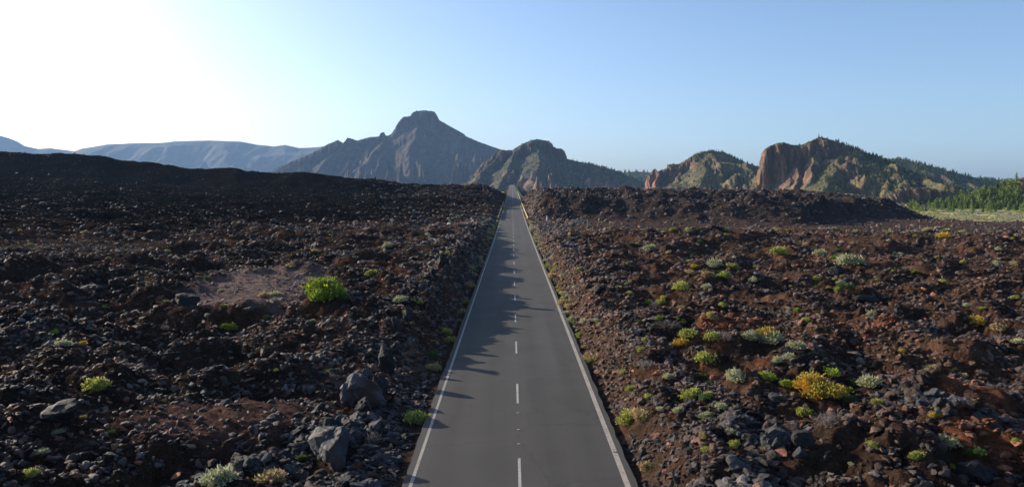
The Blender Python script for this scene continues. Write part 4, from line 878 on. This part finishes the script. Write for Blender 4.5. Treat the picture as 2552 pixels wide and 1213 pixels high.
bm = bmesh.new(); bmesh.ops.create_cone(bm, segments=10, radius1=.17, radius2=.05, depth=.2, cap_ends=True); me = bpy.data.meshes.new('cap'); bm.to_mesh(me); bm.free(); me.materials.append(M_WPOST); link('cap', me, t, (0, 0, 1.33))
X_, Y_, Z_ = ground_point(1448, 556, 100)
t = bpy.data.objects.new('wooden_barrier', None); COL.objects.link(t); t.location = (X_, Y_, Z_); tag(t, 'low bleached wooden barrier with a slanting beam past the sunlit bank', 'barrier')
WP = box('post', .18, .18, 1.0, M_WOOD); 
for dx in (-2.2, .1, 1.6): link('post', WP, t, (dx, 0, .35))
link('beam', box('beam', 4.2, .14, .18, M_WOOD), t, (-.3, -.17, .72)); link('slanting_beam', box('slanting_beam', 2.4, .14, .16, M_WOOD), t, (-1.1, -.33, .5), (0, .38, 0))
# edging stones at the lay-by beyond the bank
r4 = np.random.default_rng(8); EM = [rock_mesh('edging_stone', 2, 3000+i, M_RPALE, 9, .1, .7) for i in range(3)]
for i in range(12):
    xv = 5.6+i*1.15+r4.uniform(-.2, .2); yv = 188+r4.uniform(-.5, .5)
    o = link('edging_stone', EM[i % 3], loc=(xv, yv, float(terrain(np.array([xv]), np.array([yv]))[0])+.12), rot=(0, 0, r4.uniform(0, 6)), scl=(.9, .6, .6))
    tag(o, 'pale edging stone in the row across the lay-by before the far rail', 'stone', 'edging stones of the lay-by')

# outcrops on the crag mountain's lower slope
def surf(key, x, y):
    X, Yw, Zm, sl = MTN[key]; j = int(np.clip(np.searchsorted(X[0], x), 0, X.shape[1]-1)); i = int(np.clip(np.searchsorted(Yw[:, 0], y), 0, X.shape[0]-1)); return float(Zm[i, j])
M_OUT = solid_rock('outcrop_rock', (.22, .16, .11), .95)
def outcrop(px, py, w, h, sd, lb, name='rock_outcrop'):
    a, s = pix(px, py); X, Yw, Zm, sl = MTN['crag_mountain400']
    best = None
    for yy in np.linspace(1480, 1900, 150):
        if surf('crag_mountain400', a*yy, yy) >= CAM_H+s*yy: best = yy; break
    yy = best or 1700; z0 = surf('crag_mountain400', a*yy, yy); W = w/FPX*yy; H = h/FPX*yy
    m = rock_mesh(name, 3, sd, M_OUT, 10, .2, 1, False, 1.1); o = link(name, m, loc=(float(a*yy), yy, z0+H*.3), scl=(W, W, H*1.3), rot=(0, 0, sd)); tag(o, lb, 'rock')
outcrop(1279, 440, 16, 16, 5, 'pale knobby rock outcrop on the slope above the road end')
outcrop(1301, 449, 16, 14, 6, 'dark rounded outcrop on the slope right of the road end')
outcrop(1327, 449, 20, 24, 7, 'tall pale outcrop cluster on the slope farther right of the road end')
outcrop(1268, 452, 7, 24, 9, 'thin pointed rock spire directly above the road end', 'rock_spire')

# ------------------------------------------------------------------ haze
bm = bmesh.new(); bmesh.ops.create_cube(bm, size=1)
x0, x1, y0, y1, z0, z1 = -10400, 10400, -420, 10300, -13, 640
for v in bm.verts: v.co = (x0+(v.co.x+.5)*(x1-x0), y0+(v.co.y+.5)*(y1-y0), z0+(v.co.z+.5)*(z1-z0))
me = bpy.data.meshes.new('haze'); bm.to_mesh(me); bm.free()
hm = bpy.data.materials.new('haze_air'); hm.use_nodes = True; n = hm.node_tree.nodes; n.clear(); out = n.new('ShaderNodeOutputMaterial'); pv = n.new('ShaderNodeVolumePrincipled')
pv.inputs['Color'].default_value = (.36, .60, 1.0, 1); pv.inputs['Density'].default_value = HAZE_DENSITY; pv.inputs['Anisotropy'].default_value = .15
hm.node_tree.links.new(pv.outputs[0], out.inputs['Volume']); me.materials.append(hm)
hz = link('haze', me); tag(hz, kind='stuff')
